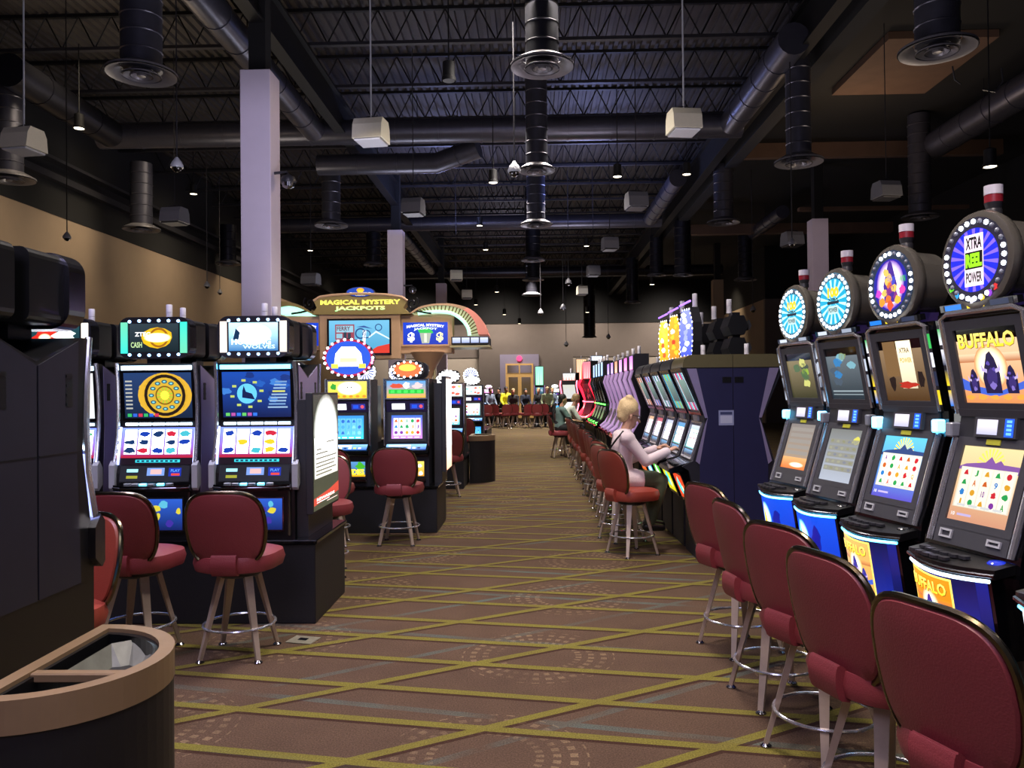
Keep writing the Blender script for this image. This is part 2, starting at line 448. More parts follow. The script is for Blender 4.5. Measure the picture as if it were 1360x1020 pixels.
def art_aztec(p, x0, y0, x1, y1, k=1.2):
    w, h = x1-x0, y1-y0
    p.rect(x0, y0, x1, y1, S('102038', k), S('203a68', k)); p.up()
    cx, cy, r = x0+w*.60, y0+h*.5, h*.5
    random.seed(3)
    for i in range(26): p.circle(cx+w*.36*math.cos(i*.9)*random.uniform(.75, 1.05), cy+h*.44*math.sin(i*.9), h*.06, S(random.choice(['b88a20', 'e0b840', '8a6414']), k), n=8)
    p.up()
    for i in range(8): p.rect(x0+w*.02, y0+h*(.2+.085*i), x0+w*(.12+.07*((i*3) % 3)), y0+h*(.235+.085*i), S('c8c8c0', k*.7))
    p.ring(cx, cy, r*.9, r*1.0, S('c89828', k)); p.ring(cx, cy, r*.9, r*1.2, S('d8a830', k), ky=.82); p.up()
    p.ring(cx, cy, r*.78, r*.92, S('20140a', k)); p.up()
    p.circle(cx, cy, r*.78, S('d0a830', k)); p.up()
    for i in range(12):
        a = 2*PI*i/12; p.circle(cx+r*.6*math.cos(a), cy+r*.6*math.sin(a), r*.13, S('205a68', k), r*.085, 10)
    p.up()
    for i in range(12):
        a = 2*PI*i/12; p.circle(cx+r*.6*math.cos(a), cy+r*.6*math.sin(a), r*.07, S('80d0e0', k), r*.04, 8)
    p.ring(cx, cy, r*.36, r*.42, S('7a5410', k)); p.up()
    p.circle(cx, cy, r*.2, S('f0e040', k*1.3)); p.rays(cx, cy, 0, r*.36, 12, S('a0c030', k)); p.up()
    for i in range(6): p.rect(x0+w*(.04+.08*i), y0+h*.03, x0+w*(.1+.08*i), y0+h*.1, S(('30b060', '3060d0', 'c83050')[i % 3], k))
    return p

def art_wolf(p, x0, y0, x1, y1, k=1.2):
    w, h = x1-x0, y1-y0
    p.rect(x0, y0, x1, y1, S('0a1848', k), S('1848a8', k)); p.up()
    for i in range(10): p.blob(x0+w*random.uniform(.05, .95), y0+h*random.uniform(.3, .95), w*.08, S(random.choice(['2058b0', '3a78c8', '143078']), k), h*.07)
    p.up()
    cx, cy, r = x0+w*.36, y0+h*.52, h*.22
    p.ring(cx, cy, r, r*1.15, S('103a80', k)); p.up()
    p.circle(cx, cy, r, S('58b0e8', k*1.3)); p.up()
    p.poly([(cx-r*.5, cy-r*.4), (cx+r*.8, cy-r*.6), (cx+r*.5, cy+r*.0), (cx-r*.1, cy+r*.2), (cx-r*.3, cy+r*.8), (cx-r*.45, cy+r*.3)], S('0c1c48', k)); p.up()
    for i in range(8):
        a = 2*PI*i/8+.2; p.rect(cx+r*1.5*math.cos(a)-w*.03, cy+r*1.35*math.sin(a)-h*.025, cx+r*1.5*math.cos(a)+w*.03, cy+r*1.35*math.sin(a)+h*.025, S('b8c860', k))
    for i in range(9): p.rect(x0+w*(.66+.015*i), y0+h*(.2+.07*i), x0+w*(.95-.01*((i*7) % 4)), y0+h*(.235+.07*i), S(random.choice(['8aa8c8', 'd0d060', '6a90c0']), k))
    for i in range(6): p.rect(x0+w*(.04+.08*i), y0+h*.03, x0+w*(.1+.08*i), y0+h*.1, S(('60c060', 'b050a0', '3070e0')[i % 3], k))
    return p

def art_abstract(p, x0, y0, x1, y1, cols, k=1.2, n=14, title=None, tc='ffe040', rnd=1):
    rn = random.Random(rnd); w, h = x1-x0, y1-y0
    p.rect(x0, y0, x1, y1, S(cols[0], k), S(cols[1], k)); p.up()
    for i in range(n):
        rr = rn.uniform(.05, .13); cx = rn.uniform(rr, 1-rr); cy = rn.uniform(.15, .85)
        p.poly([(x0+w*(cx+rr*math.cos(2*PI*q/9)*rn.uniform(.6, 1)), y0+h*(cy+.14*math.sin(2*PI*q/9)*rn.uniform(.6, 1))) for q in range(9)], S(cols[2+i % (len(cols)-2)], k))
        p.up() if i % 4 == 3 else None
    p.up()
    if title: p.text(title, x0+w*.06, y0+h*.1, x1-w*.06, y0+h*.42, S(tc, k*1.3), .03)
    return p

# ------------------------------------------------------------------ bar stool
def pillow(bm, out, t0, t1, place, crown=.5, rings=5):
    """cushion: outline out (2D) , thickness from t0 to t1, place(u,v,d)"""
    n = len(out); tm = (t0+t1)/2; th = (t1-t0)/2
    L = []
    for side in (1, -1):
        for k in range(rings+1):
            f = k/rings; s = 1-(1-f)**1.6 if False else f
            rr = 1-.0*f
            q = math.sin(f*PI/2); hgt = math.cos(f*PI/2)**crown
            L.append((side, q, tm+side*th*hgt))
        if side == 1: top = L; L = []
    bot = L
    rs = []
    for (sd, q, d) in top[::1]: rs.append((q, d))
    for (sd, q, d) in bot[::-1][1:]: rs.append((q, d))
    prev = None
    for (q, d) in rs:
        if q < 1e-6: ring = [bm.verts.new(place(0, 0, d))]
        else: ring = [bm.verts.new(place(u*q, v*q, d)) for u, v in out]
        if prev:
            for i in range(n):
                j = (i+1) % n
                if len(prev) == 1: bm.faces.new((prev[0], ring[i], ring[j]))
                elif len(ring) == 1: bm.faces.new((prev[i], ring[0], prev[j]))
                else: bm.faces.new((prev[i], ring[i], ring[j], prev[j]))
        prev = ring

def back_outline(w, h, n=44):
    pts = []
    for i in range(n):
        a = 2*PI*i/n; c, s = math.cos(a), math.sin(a)
        e = .55 if s > 0 else .5
        x = (abs(c)**e)*math.copysign(1, c)*w/2; y = (abs(s)**(e+.1))*math.copysign(1, s)*h/2
        x *= 1 - .09*(0 - y)/(h/2) if y < 0 else 1 - .02*y/(h/2)
        pts.append((x, y))
    return pts

def make_stool(name, label, loc, rz, vinyl='vinyl', group=None, low=0):
    t = thing(name, label, 'stool', loc, rz, group)
    zs = .60
    # seat: facing +Y
    bm = BM(); out = [(x*.255*(1+.04*(y > 0)), y*.24) for x, y in [(math.copysign(abs(math.cos(a))**.75, math.cos(a)), math.copysign(abs(math.sin(a))**.75, math.sin(a))) for a in [2*PI*i/36 for i in range(36)]]]
    pillow(bm, out, zs-.085, zs+.055, lambda u, v, d: Vector((u, v, d)), .38)
    seat = obj('seat', bm, vinyl, t, True)
    # backrest
    H = .43; zc = .805; bend = .55
    def pl(u, v, d):
        y = -.235 - .12*(v/(H/2)) * .35 + bend*u*u*.9
        return Vector((u, y+d, zc+v))
    bm = BM(); out = back_outline(.465, H); pillow(bm, out, -.026, .03, pl, .4)
    bk = obj('backrest', bm, vinyl, t, True)
    bm = BM(); tube(bm, [pl(u*1.012, v*1.012, .0) for u, v in out], .0125, 8, True)
    obj('back_rim', bm, 'bronze', t, True)
    # upholstered stem
    bm = BM(); cs_ = [(-.20, zs-.08), (-.246, zs-.07), (-.262, zs-.03), (-.262, zs+.03), (-.250, zs+.055), (-.22, zs+.04), (-.2, zs)]
    prism_x(bm, cs_, -.075, .075); bmesh.ops.bevel(bm, geom=[e for e in bm.edges if e.calc_length() > .14], offset=.006, segments=2, affect='EDGES')
    obj('back_bracket', bm, vinyl, t, True)
    bm = BM(); lathe(bm, [(.12, zs-.115), (.14, zs-.10), (.14, zs-.08), (.1, zs-.075)], 20); obj('swivel_plate', bm, 'black', t, True)
    for sx in (-1, 1):
        for sy in (-1, 1):
            bm = BM(); a = Vector((sx*.08, sy*.08, zs-.10)); b = Vector((sx*.175, sy*.175, .012))
            d = (b-a); sd = Vector((sx, -sy, 0)).normalized()*.5; fw = Vector((sx, sy, 0)).normalized()*.5
            va = [bm.verts.new(a+sd*p*.052+fw*q*.03) for p, q in ((-1, -1), (1, -1), (1, 1), (-1, 1))]
            vb = [bm.verts.new(b+sd*p*.026+fw*q*.02) for p, q in ((-1, -1), (1, -1), (1, 1), (-1, 1))]
            bm.faces.new(va[::-1]); bm.faces.new(vb)
            for i in range(4): bm.faces.new((va[i], va[(i+1) % 4], vb[(i+1) % 4], vb[i]))
            lg = obj('leg', bm, 'leg', t)
            if not low:
                bm = BM(); lathe(bm, [(.026, 0), (.026, .006), (.012, .018)], 12, (sx*.175, sy*.175, 0)); obj('foot_glide', bm, 'chromed', lg, True)
    bm = BM(); tube(bm, [(.212*math.cos(2*PI*i/32), .212*math.sin(2*PI*i/32), .19) for i in range(32)], .0085, 8, True)
    obj('foot_ring', bm, 'chrome', t, True)
    return t

# ------------------------------------------------------------------ candles (service lights)
def candle(parent, x, y, z, cols=('white', 'white'), h=.085, r=.026):
    bm = BM(); lathe(bm, [(r*1.1, 0), (r*1.1, .012), (r, .014), (r, h*.5)], 14, (x, y, z))
    c = obj('service_light', bm, cols[0], parent, True)
    bm = BM(); lathe(bm, [(r, h*.5+.002), (r, h*.97), (r*.9, h)], 14, (x, y, z)); obj('upper_lens', bm, cols[1], c, True)
    return c

# ================================================================== slot machine, reel type (left banks)
def reel_machine(label, loc, rz, art, topart, tcols=('40c0b0', '80d0a0'), group=None, full=True, strip='neonc', reelcol=('ffffff', 5.0), cell=None):
    t = thing('slot_machine', label, 'slot machine', loc, rz, group)
    W = .285
    prof = [(-.02, 0), (.34, 0), (.34, 1.14), (.06, 1.24), (.02, 1.24), (.05, .95), (.055, .80), (.0, .52), (-.02, .46)]
    bm = BM(); prism_x(bm, prof, -W, W)
    cab = obj('cabinet', bm, 'black', t)
    # side skins with lilac metal wedge
    for sx in (-1, 1):
        bm = BM(); prism_x(bm, [(.075, .30), (.335, .30), (.335, 1.125), (.085, 1.225), (.1, .8)], sx*W, sx*(W+.004)); s = obj('side_panel', bm, 'lilac' if full else 'navy2', t)
        bm = BM()
        box(bm, sx*(W+.002), sx*(W+.0045), .128, .172, .975, 1.1)
        for i in range(4): box(bm, sx*(W+.002), sx*(W+.007), .13, .17, .98+.035*i, .99+.035*i)
        obj('vent_slot', bm, 'black', s)
    # chrome rails
    for sx in (-1, 1):
        bm = BM(); tube(bm, [(sx*(W-.005), .0, 1.245), (sx*(W-.002), .022, 1.1), (sx*(W), .032, .92), (sx*(W), .02, .72), (sx*(W+.005), -.02, .54)], .014, 8)
        obj('chrome_rail', bm, 'chrome', t, True)
        bm = BM(); prism_x(bm, [(-.05, .36), (-.03, .34), (.02, .38), (.02, .5), (-.02, .55), (-.05, .52)], sx*(W-.01), sx*(W+.03)); g = obj('speaker_ear', bm, 'lgrey', t)
    if not full: return t
    # top display
    F = front(.055, .82, .02, 1.235)
    p = Pic(); art(p, -.245, .03, .245, .355)
    p.build('upper_display', F, parent=t)
    bm = BM(); bezel(bm, F, -.245, .245, .03, .355, .02, -.01, .006); obj('display_bezel', bm, 'gloss', t)
    bm = BM()
    plate(bm, F, -.25, .25, .375, .405, 0, .02); obj('led_strip', bm, strip, t)
    bm = BM()
    for i in range(5): plate(bm, F, -.24+.098*i, -.155+.098*i, -.022, -.004, .002, .014)
    obj('pay_light_strip', bm, 'neonw', t)
    # reels
    F2 = front(.0, .52, .055, .80)
    p = Pic(); p.rect(-.265, .0, .265, .275, S('180a14', 1)); p.up(); p.rect(-.262, .055, .262, .265, S('b02858', 1.0), S('6a80ff', 2.2)); p.up()
    rn = random.Random(label)
    for i in range(5):
        x = -.24+.098*i; p.rect(x, .075, x+.086, .25, S(reelcol[0], reelcol[1]))
    p.up()
    for i in range(5):
        x = -.24+.098*i
        for j in range(3):
            if rn.random() < .25: continue
            c = rn.choice(['d8c020', 'c02038', '1038a0', '20a050', '103060', '40b0c0'])
            p.blob(x+.043, .1+.06*j, .038, S(c, 1.3), .02, .3)
    p.up(); p.rect(-.26, .048, .26, .066, S('b02040', 1.2)); p.rect(-.15, .015, .17, .035, S('30b8c8', 1.6)); p.up()
    for i in range(9): p.rect(-.14+.034*i, .019, -.12+.034*i, .031, S('0a3050', 1))
    p.build('reel_window', F2, parent=t)
    for sx in (-1, 1):
        bm = BM(); plate(bm, F2, sx*.272-.006, sx*.272+.006, .0, .27, .0, .016); obj('reel_side_light', bm, 'railglow', t)
    # card and bill panel
    F3 = front(-.035, .40, -.005, .52)
    bm = BM(); plate(bm, F3, -.25, .25, .0, .115, -.03, .004); cp = obj('player_panel', bm, 'dgrey', t)
    p = Pic(); p.rect(-.245, .005, .245, .112, S('202028')); p.up(); p.rect(-.2, .07, -.12, .092, S('90e0f0', 1.8)); p.rect(-.2, .025, -.12, .045, S('a0a030', 1.1)); p.rect(-.055, .045, .07, .1, S('6a88c8', 1.6)); p.rect(.1, .04, .19, .1, S('1830a8', 1.1)); p.up()
    p.rect(-.03, .055, .05, .09, S(cell or 'c8a0a0', 1.6)); p.rect(.12, .045, .18, .06, S('d84030', 1.4)); p.text('PLAY', .115, .07, .18, .09, S('60a0ff', 1.2), .02)
    p.build('player_display', F3, parent=cp, base=.005)
    # deck
    bm = BM(); pts = [(-.27, .02), (-.27, -.08), (-.2, -.13), (0, -.155), (.2, -.13), (.27, -.08), (.27, .02)]
    prism_z(bm, pts, .345, .385); dk = obj('button_deck', bm, 'gloss', t)
    bm = BM()
    tube(bm, [(x, y, .365) for x, y in pts[1:-1]], .008, 6); obj('deck_trim', bm, 'chromed', dk, True)
    for i in range(6):
        bm = BM(); box(bm, -.2+.06*i, -.155+.06*i, -.1+.01*abs(i-2.5), -.065+.01*abs(i-2.5), .385, .395, .004, 1); obj('button', bm, 'neonc' if i in (2, 4) else 'lgrey', dk)
    # belly
    p = Pic(); art_abstract(p, -.2, .03, .2, .25, ('102060', '3060d0', '60c0e0', 'e0d040', '4030a0'), 1.0, 8, rnd=sum(map(ord, label)) % 99)
    bl = p.build('belly_glass', front(-.025, .03, -.025, .33), parent=t)
    bm = BM(); bezel(bm, front(-.025, .03, -.025, .33), -.2, .2, .03, .25, .012, 0, .008); obj('belly_trim', bm, 'chromed', bl)
    for sx in (-1, 1):
        bm = BM(); tube(bm, [(sx*.25, -.03, .02), (sx*.25, -.03, .33)], .012, 8); obj('chrome_post', bm, 'chromed', t, True)
    # neck + topper
    bm = BM(); box(bm, -.09, .09, .06, .2, 1.23, 1.30); nk = obj('topper_neck', bm, 'navy2', t)
    bm = BM()
    o = rrect(.5, .285, .07, 6); o = [(x*(1+.03*math.cos(y*8)), y*(1+.05*math.cos(x*5))) for x, y in o]
    prism_y(bm, [(x, y+1.42) for x, y in o], -.02, .09)
    tp = obj('topper', bm, 'chromed', t)
    bm = BM(); prism_y(bm, [(x, y+1.42) for x, y in rrect(.47, .27, .035, 4)], .09, .30); obj('topper_housing', bm, 'black', tp)
    Ft = Frame((0, -.021, 1.42), (1, 0, 0), (0, 0, 1))
    p = Pic(); topart(p, -.175, -.1, .175, .1)
    p.up(); p.rect(-.238, -.11, -.188, .11, S(tcols[0], 1.6), S(tcols[1], 1.2)); p.rect(.188, -.11, .238, .11, S(tcols[1], 1.2), S(tcols[0], 1.6))
    p.build('topper_screen', Ft, parent=tp)
    bm0 = BM(); lathe(bm0, [(.011, 0), (.010, .006), (.004, .010)], 8, (0, 0, 0), 'y')
    b0 = obj('bulb', bm0, 'bulbb', tp, True, loc=(-.175, -.021, 1.535))
    for i in range(6):
        for z in (1.535, 1.302):
            if i == 0 and z > 1.5: continue
            meshobj('bulb', b0.data, tp, (-.175+.07*i, -.021, z+(.006 if z > 1.5 else -.006)*math.cos((i-2.5)*.5)))
    candle(t, 0, .22, 1.5 + .06, ('white', 'white'), .12, .022)
    bm = BM(); box(bm, -.03, .03, .19, .25, 1.53, 1.56); obj('candle_bracket', bm, 'dgrey', t)
    return t

# ================================================================== classic upright machine
def classic_machine(label, loc, rz, art, scr, belly, round_top=False, topcol=('e06030', 'f0c040'), group=None, toptxt=None):
    t = thing('slot_machine', label, 'slot machine', loc, rz, group)
    W = .255
    bm = BM(); prism_x(bm, [(0, 0), (.48, 0), (.48, 1.22), (.0, 1.22), (.0, .98), (.045, .84), (.02, .46), (-.0, .40)], -W, W); obj('cabinet', bm, 'navy2', t)
    for sx in (-1, 1):
        bm = BM(); box(bm, sx*W-.008, sx*W+.008, -.012, .03, .42, 1.225); obj('chrome_edge', bm, 'chromed', t)
    F = front(0, .98, 0, 1.22); p = Pic(); art(p, -.225, .02, .225, .215); p.build('top_glass', F, parent=t)
    bm = BM(); bezel(bm, F, -.225, .225, .02, .215, .015, -.002, .008); obj('glass_bezel', bm, 'chromed', t)
    F = front(.043, .83, 0, .98); p = Pic(); p.rect(-.235, .01, .235, .14, S('181430')); p.up(); p.rect(-.17, .04, -.02, .11, S('f4f8ff', 2.2)); p.rect(.04, .04, .2, .11, S('3038a0')); p.up(); p.rect(.06, .055, .12, .095, S('2050e0', 1.3)); p.circle(.165, .075, .02, S('e05060', 1.4)); p.build('card_reader', F, parent=t)
    F = front(.02, .47, .043, .82)
    bm = BM(); bezel(bm, F, -.18, .18, .06, .33, .035, -.004, .012); obj('screen_bezel', bm, 'dgrey', t)
    p = Pic(); scr(p, -.18, .06, .18, .33); p.build('game_screen', F, parent=t)
    # sloped control panel
    bm = BM(); prism_x(bm, [(.02, .47), (-.10, .40), (-.13, .37), (-.1, .345), (.02, .34)], -W-.005, W+.005); dk = obj('button_deck', bm, 'gloss', t)
    F = front(-.10, .405, .018, .475); p = Pic(); p.rect(-.23, .01, .23, .12, S('3870e0', .9), S('90c8ff', 1.6)); p.up()
    for i in range(7): p.rect(-.2+.055*i, .03, -.165+.055*i, .06, S(random.choice(['ffffff', 'f0d0ff', '203060', 'd0f060']), 1.5))
    p.rect(-.2, .075, .05, .105, S('ffffff', 1.8)); p.build('deck_lights', F, parent=dk)
    F = front(0, .1, 0, .33); p = Pic(); belly(p, -.2, .0, .2, .17); b = p.build('belly_glass', F, parent=t)
    bm = BM(); bezel(bm, F, -.2, .2, .0, .17, .014, 0, .01); obj('belly_trim', bm, 'dgrey', b)
    bm = BM(); box(bm, -.22, .22, -.035, .0, .03, .075, .008, 1); obj('coin_tray', bm, 'chromed', t)
    if round_top:
        zc = 1.47
        bm = BM(); lathe(bm, [(.20, .0), (.23, .01), (.23, .08), (.2, .11), (.16, .24), (.0001, .24)], 12, (0, .25, zc), 'y')
        for v in bm.verts: v.co.x *= 1.32
        # lathe on y runs towards -Y: turn so the face looks forward
        for v in bm.verts: v.co.y = .25 - (v.co.y-.25) - .19
        tp = obj('topper', bm, 'dgrey', t)
        Ft = Frame((0, .058, zc), (1, 0, 0), (0, 0, 1)); p = Pic()
        p.circle(0, 0, .29, S('c02040', 1.0), .22, 14); p.up(); p.circle(0, 0, .26, S('2858d8', 1.2), .195, 26); p.up()
        p.poly([(-.17, -.1), (.17, -.1), (.15, .05), (.08, .13), (-.08, .13), (-.15, .05)], S('fff4d0', 3)); p.up(); p.rect(-.2, -.12, -.12, -.07, S('f0e040', 2)); p.rect(.12, -.12, .2, -.07, S('f0e040', 2)); p.rect(-.1, -.05, .1, 0, S('ffe890', 2))
        p.build('topper_face', Ft, parent=tp)
        b0 = None
        for i in range(22):
            a = 2*PI*i/22; l = (.285*math.cos(a), .055, zc+.215*math.sin(a))
            if b0 is None:
                bm = BM(); lathe(bm, [(.016, 0), (.015, .01), (.006, .018)], 8, (0, 0, 0), 'y'); b0 = obj('bulb', bm, 'bulb', tp, True, loc=l)
                bm = BM(); lathe(bm, [(.016, 0), (.015, .01), (.006, .018)], 8, (0, 0, 0), 'y'); b1 = obj('bulb', bm, 'bulbr', tp, True, loc=(l[0], l[1], l[2]+.001)); b1.location = (.285*math.cos(-.14), .055, zc+.215*math.sin(-.14))
            else: meshobj('bulb', (b1 if math.cos(a) > .2 else b0).data, tp, l)
    else:
        bm = BM(); prism_y(bm, [(x, z+1.33) for x, z in rrect(.36, .2, .08, 5)], .1, .2); tp = obj('topper', bm, 'dgrey', t)
        Ft = Frame((0, .099, 1.33), (1, 0, 0), (0, 0, 1)); p = Pic(); p.circle(0, 0, .165, S(topcol[0], 1.8), .09); p.up(); p.circle(0, .02, .1, S(topcol[1], 2.2), .04); p.up()
        for i in range(14): p.circle(.168*math.cos(2*PI*i/14), .09*math.sin(2*PI*i/14), .014, S('ffffff', 4), n=8)
        p.build('topper_face', Ft, parent=tp)
        bm = BM(); box(bm, -.06, .06, .12, .2, 1.215, 1.25); obj('topper_neck', bm, 'dgrey', t)
    return t

# ================================================================== curved video machine (banks on the other side)
def video_machine(label, loc, rz, up_art, low_art, belly_art, disc_art, btop='neonw', side='gloss', group=None, w=.40, edge=None, rsd=0):
    t = thing('slot_machine', label, 'slot machine', loc, rz, group)
    W = w/2+.05
    prof = [(.02, 0), (.62, 0), (.62, 1.62), (.5, 1.86), (.045, 1.90), (.04, 1.86), (.115, 1.49), (.115, 1.44), (.10, 1.38), (.0, 1.06), (-.03, .98), (-.04, .90), (.0, .60)]
    bm = BM(); prism_x(bm, prof, -W, W); obj('cabinet', bm, side, t)
    rn = random.Random(rsd)
    # upper display
    F = front(.115, 1.49, .04, 1.88); h = F.h
    bm = BM(); bezel(bm, F, -w/2+.04, w/2-.04, .045, h-.05, .04, -.004, .012); plate(bm, F, -w/2, w/2, -.01, .02, -.004, .016); obj('upper_bezel', bm, 'grey', t)
    p = Pic(); up_art(p, -w/2+.04, .045, w/2-.04, h-.05); p.build('upper_display', F, parent=t, base=.003)
    bm = BM()
    tube(bm, [F.P(-w/2-.012, 0, .01), F.P(-w/2-.012, h, .012), F.P(-w/2+.03, h+.02, .012), F.P(w/2-.03, h+.02, .012), F.P(w/2+.012, h, .012), F.P(w/2+.012, 0, .01)], .012, 8); obj('upper_chrome_frame', bm, 'chrome', t, True)
    if edge:
        for sx in (-1, 1):
            p = Pic(); p.rect(sx*(w/2+.027)-.012, h*.05, sx*(w/2+.027)+.012, h*.95, S('101018')); p.up()
            for q in range(4):
                c = edge[(q+(sx > 0)) % len(edge)]; x = sx*(w/2+.027)
                p.rect(x-.011, h*(.22*q+.08), x+.011, h*(.22*q+.25), S(c, 1.4), S(edge[(q+1) % len(edge)], 1.2))
            p.build('side_edge_lights', F, parent=t, base=.0175)
        p = Pic(); p.rect(-w/2+.02, h+.033, w/2-.02, h+.056, S('101018')); p.up()
        for q in range(3): p.rect(-w/2+.03+.12*q, h+.034, -w/2+.12+.12*q, h+.055, S(edge[q % len(edge)], 1.5))
        p.build('top_edge_lights', F, parent=t, base=.0175)
        bm = BM()
        for sx in (-1, 1): x = sx*(w/2+.027); plate(bm, F, x-.014, x+.014, 0, h, -.01, .016)
        plate(bm, F, -w/2, w/2, h+.03, h+.058, -.01, .016); obj('edge_panel', bm, 'gloss', t)
    # waist with card reader
    F = front(.10, 1.385, .115, 1.49)
    bm = BM(); plate(bm, F, -w/2, w/2, .0, .1, -.01, .006); wp = obj('waist_panel', bm, 'dgrey', t)
    bm = BM(); plate(bm, F, -.10, .11, .01, .09, .0, .022); cr = obj('card_reader', bm, 'grey', wp)
    p = Pic(); p.rect(-.085, .02, .02, .08, S('b8b8d8', 1.3), S('e8e0f4', 1.5)); p.rect(.055, .014, .1, .086, S('1850d0', 1.6)); p.up()
    for q in range(4): p.rect(.065, .022+.016*q, .09, .032+.016*q, S('60a8ff', 1.8))
    p.build('reader_display', F, parent=cr, base=.0235)
    # lower display
    F = front(-.03, .965, .10, 1.385); h = F.h
    bm = BM(); bezel(bm, F, -w/2+.045, w/2-.045, .10, h-.03, .035, -.004, .012); plate(bm, F, -w/2+.01, w/2-.01, .0, .07, -.004, .012); obj('lower_bezel', bm, 'grey', t)
    p = Pic(); low_art(p, -w/2+.045, .10, w/2-.045, h-.03); p.build('lower_display', F, parent=t, base=.003)
    bm = BM(); plate(bm, F, -.035, .035, h-.022, h, .012, .016); obj('warning_sticker', bm, mat('sticker_%d' % rsd, 'a8a830', .5), t)
    bm = BM(); bezel(bm, F, -.15, -.10, .03, .05, .008, .012, .02); tk = obj('ticket_slot', bm, 'lgrey', t)
    bm = BM(); bezel(bm, F, .10, .15, .035, .045, .008, .012, .02); obj('bill_slot', bm, 'lgrey', t)
    for sx in (-1, 1):
        bm = BM(); tube(bm, [F.P(sx*(w/2+.012), h, .008), F.P(sx*(w/2+.012), .0, .01)], .013, 8)
        obj('lower_chrome_rail', bm, 'chrome', t, True)
        bm = BM(); box(bm, sx*(w/2+.02)-.02, sx*(w/2+.02)+.02, .06, .11, 1.39, 1.45, .006, 1)
        obj('corner_lamp', bm, 'neonc' if rsd % 2 else 'bulbo', t)
    # button deck with its bulged front edge
    n = 9; pts = [(-w/2-.03, .02)] + [(-w/2-.03+(w+.06)*i/n, -.10-.08*math.sin(PI*(.12+.76*i/n))**1.2) for i in range(n+1)] + [(w/2+.03, .02)]
    bm = BM(); prism_z(bm, pts, .905, .94)
    for v in bm.verts: v.co.z += (v.co.y+.1)*.18
    dk = obj('button_deck', bm, 'black', t)
    bm = BM(); tube(bm, [(x, y-.002, .918+(y+.1)*.18) for x, y in pts[1:-1]], .008, 6); obj('deck_rim', bm, 'chromed', dk, True)
    bm = BM(); prism_z(bm, rrect(.038, .032, .01, 3), 0, .012); b0 = obj('button', bm, 'dgrey', dk, loc=(-.165, -.10, .942))
    for r_ in range(2):
        for q in range(6):
            if r_ == 0 and q == 0: continue
            y = -.1-.045*r_-.012*math.sin(q/5*PI)
            if q == 5 and r_ == 1: continue
            meshobj('button', b0.data, dk, (-.165+.044*q, y, .942+(y+.1)*.18))
    bm = BM(); lathe(bm, [(.034, .93), (.034, .945), (.026, .953), (.015, .955)], 20, (.165, -.055, 0)); obj('spin_button', bm, mat('spin_%d' % rsd, '1a2a90' if rsd == 2 else '15151a', .2, coat=.5, emit='2040ff', estr=.4 if rsd == 2 else .0), dk, True)
    # belly glass, convex
    def bow(x, y): return .075*math.cos(PI*x/(w+.1))+0*y
    F = front(-.07, .61, -.115, .89); h = F.h
    bm = BM(); nn = 10; xs = [-w/2-.01+(w+.02)*i/nn for i in range(nn+1)]
    ro = [[bm.verts.new(F.P(x, yy, bow(x, 0)-.012)) for x in xs] for yy in (-.02, h+.012)]
    rb = [[bm.verts.new(Vector((x, .05, z))) for x in xs] for z in (.6, .9)]
    for i in range(nn):
        bm.faces.new((ro[0][i], ro[0][i+1], ro[1][i+1], ro[1][i])); bm.faces.new((ro[0][i], rb[0][i], rb[0][i+1], ro[0][i+1])); bm.faces.new((ro[1][i], ro[1][i+1], rb[1][i+1], rb[1][i]))
        bm.faces.new((rb[0][i], rb[1][i], rb[1][i+1], rb[0][i+1]))
    for i in (0, nn): bm.faces.new((ro[0][i], ro[1][i], rb[1][i], rb[0][i]))
    bs = obj('belly_box', bm, 'gloss', t)
    p = Pic(); belly_art(p, w, h)
    # subdivide wide polygons for the bow: slice into strips
    p.p = slice_polys(p.p, xs)
    p.build('belly_glass', F, parent=bs, base=0, curve=lambda x, y: bow(x, 0)-.0095, step=.0006)
    bm = BM(); tube(bm, [F.P(x, h+.004, bow(x, 0)-.006) for x in xs], .007, 6); obj('belly_light_strip', bm, btop, bs, True)
    bm = BM(); tube(bm, [F.P(x, -.012, bow(x, 0)-.008) for x in xs], .005, 6); obj('belly_lower_strip', bm, 'lgrey', bs, True)
    # base plinth details
    bm = BM(); box(bm, -w/2, w/2, -.02, .03, .02, .14, .01, 1); box(bm, -w/2+.02, w/2-.02, .0, .03, .18, .5, .006, 1); obj('base_door', bm, 'dgrey', t)
    if disc_art:
        zc = 2.095; Rr = .182
        bm = BM(); box(bm, -.05, .05, .1, .22, 1.84, 1.97); nk = obj('topper_neck', bm, 'dgrey', t)
        bm = BM(); lathe(bm, [(Rr*.93, .0), (Rr+.006, .006), (Rr+.012, .022), (Rr+.004, .05), (Rr-.02, .07), (Rr-.03, .2), (Rr-.07, .225)], 40, (0, .03, zc), 'y')
        for v in bm.verts: v.co.y = .06-v.co.y
        tp = obj('round_topper', bm, 'ringmetal', t, True, loc=(0, -.02, 0))
        Ft = Frame((0, .0295, zc), (1, 0, 0), (0, 0, 1)); p = Pic(); disc_art(p, Rr*.93); p.build('topper_screen', Ft, parent=tp)
        bm = BM(); lathe(bm, [(.0105, 0), (.0095, .005), (.004, .009)], 8, (0, 0, 0), 'y'); bl = obj('bulb', bm, 'bulb', tp, True, loc=(0, .0285, zc+Rr*.83))
        bm = BM(); lathe(bm, [(.0105, 0), (.0095, .005), (.004, .009)], 8, (0, 0, 0), 'y'); bo = obj('bulb', bm, 'bulbo', tp, True, loc=(Rr*.83*math.sin(2*PI/28), .0285, zc+Rr*.83*math.cos(2*PI/28)))
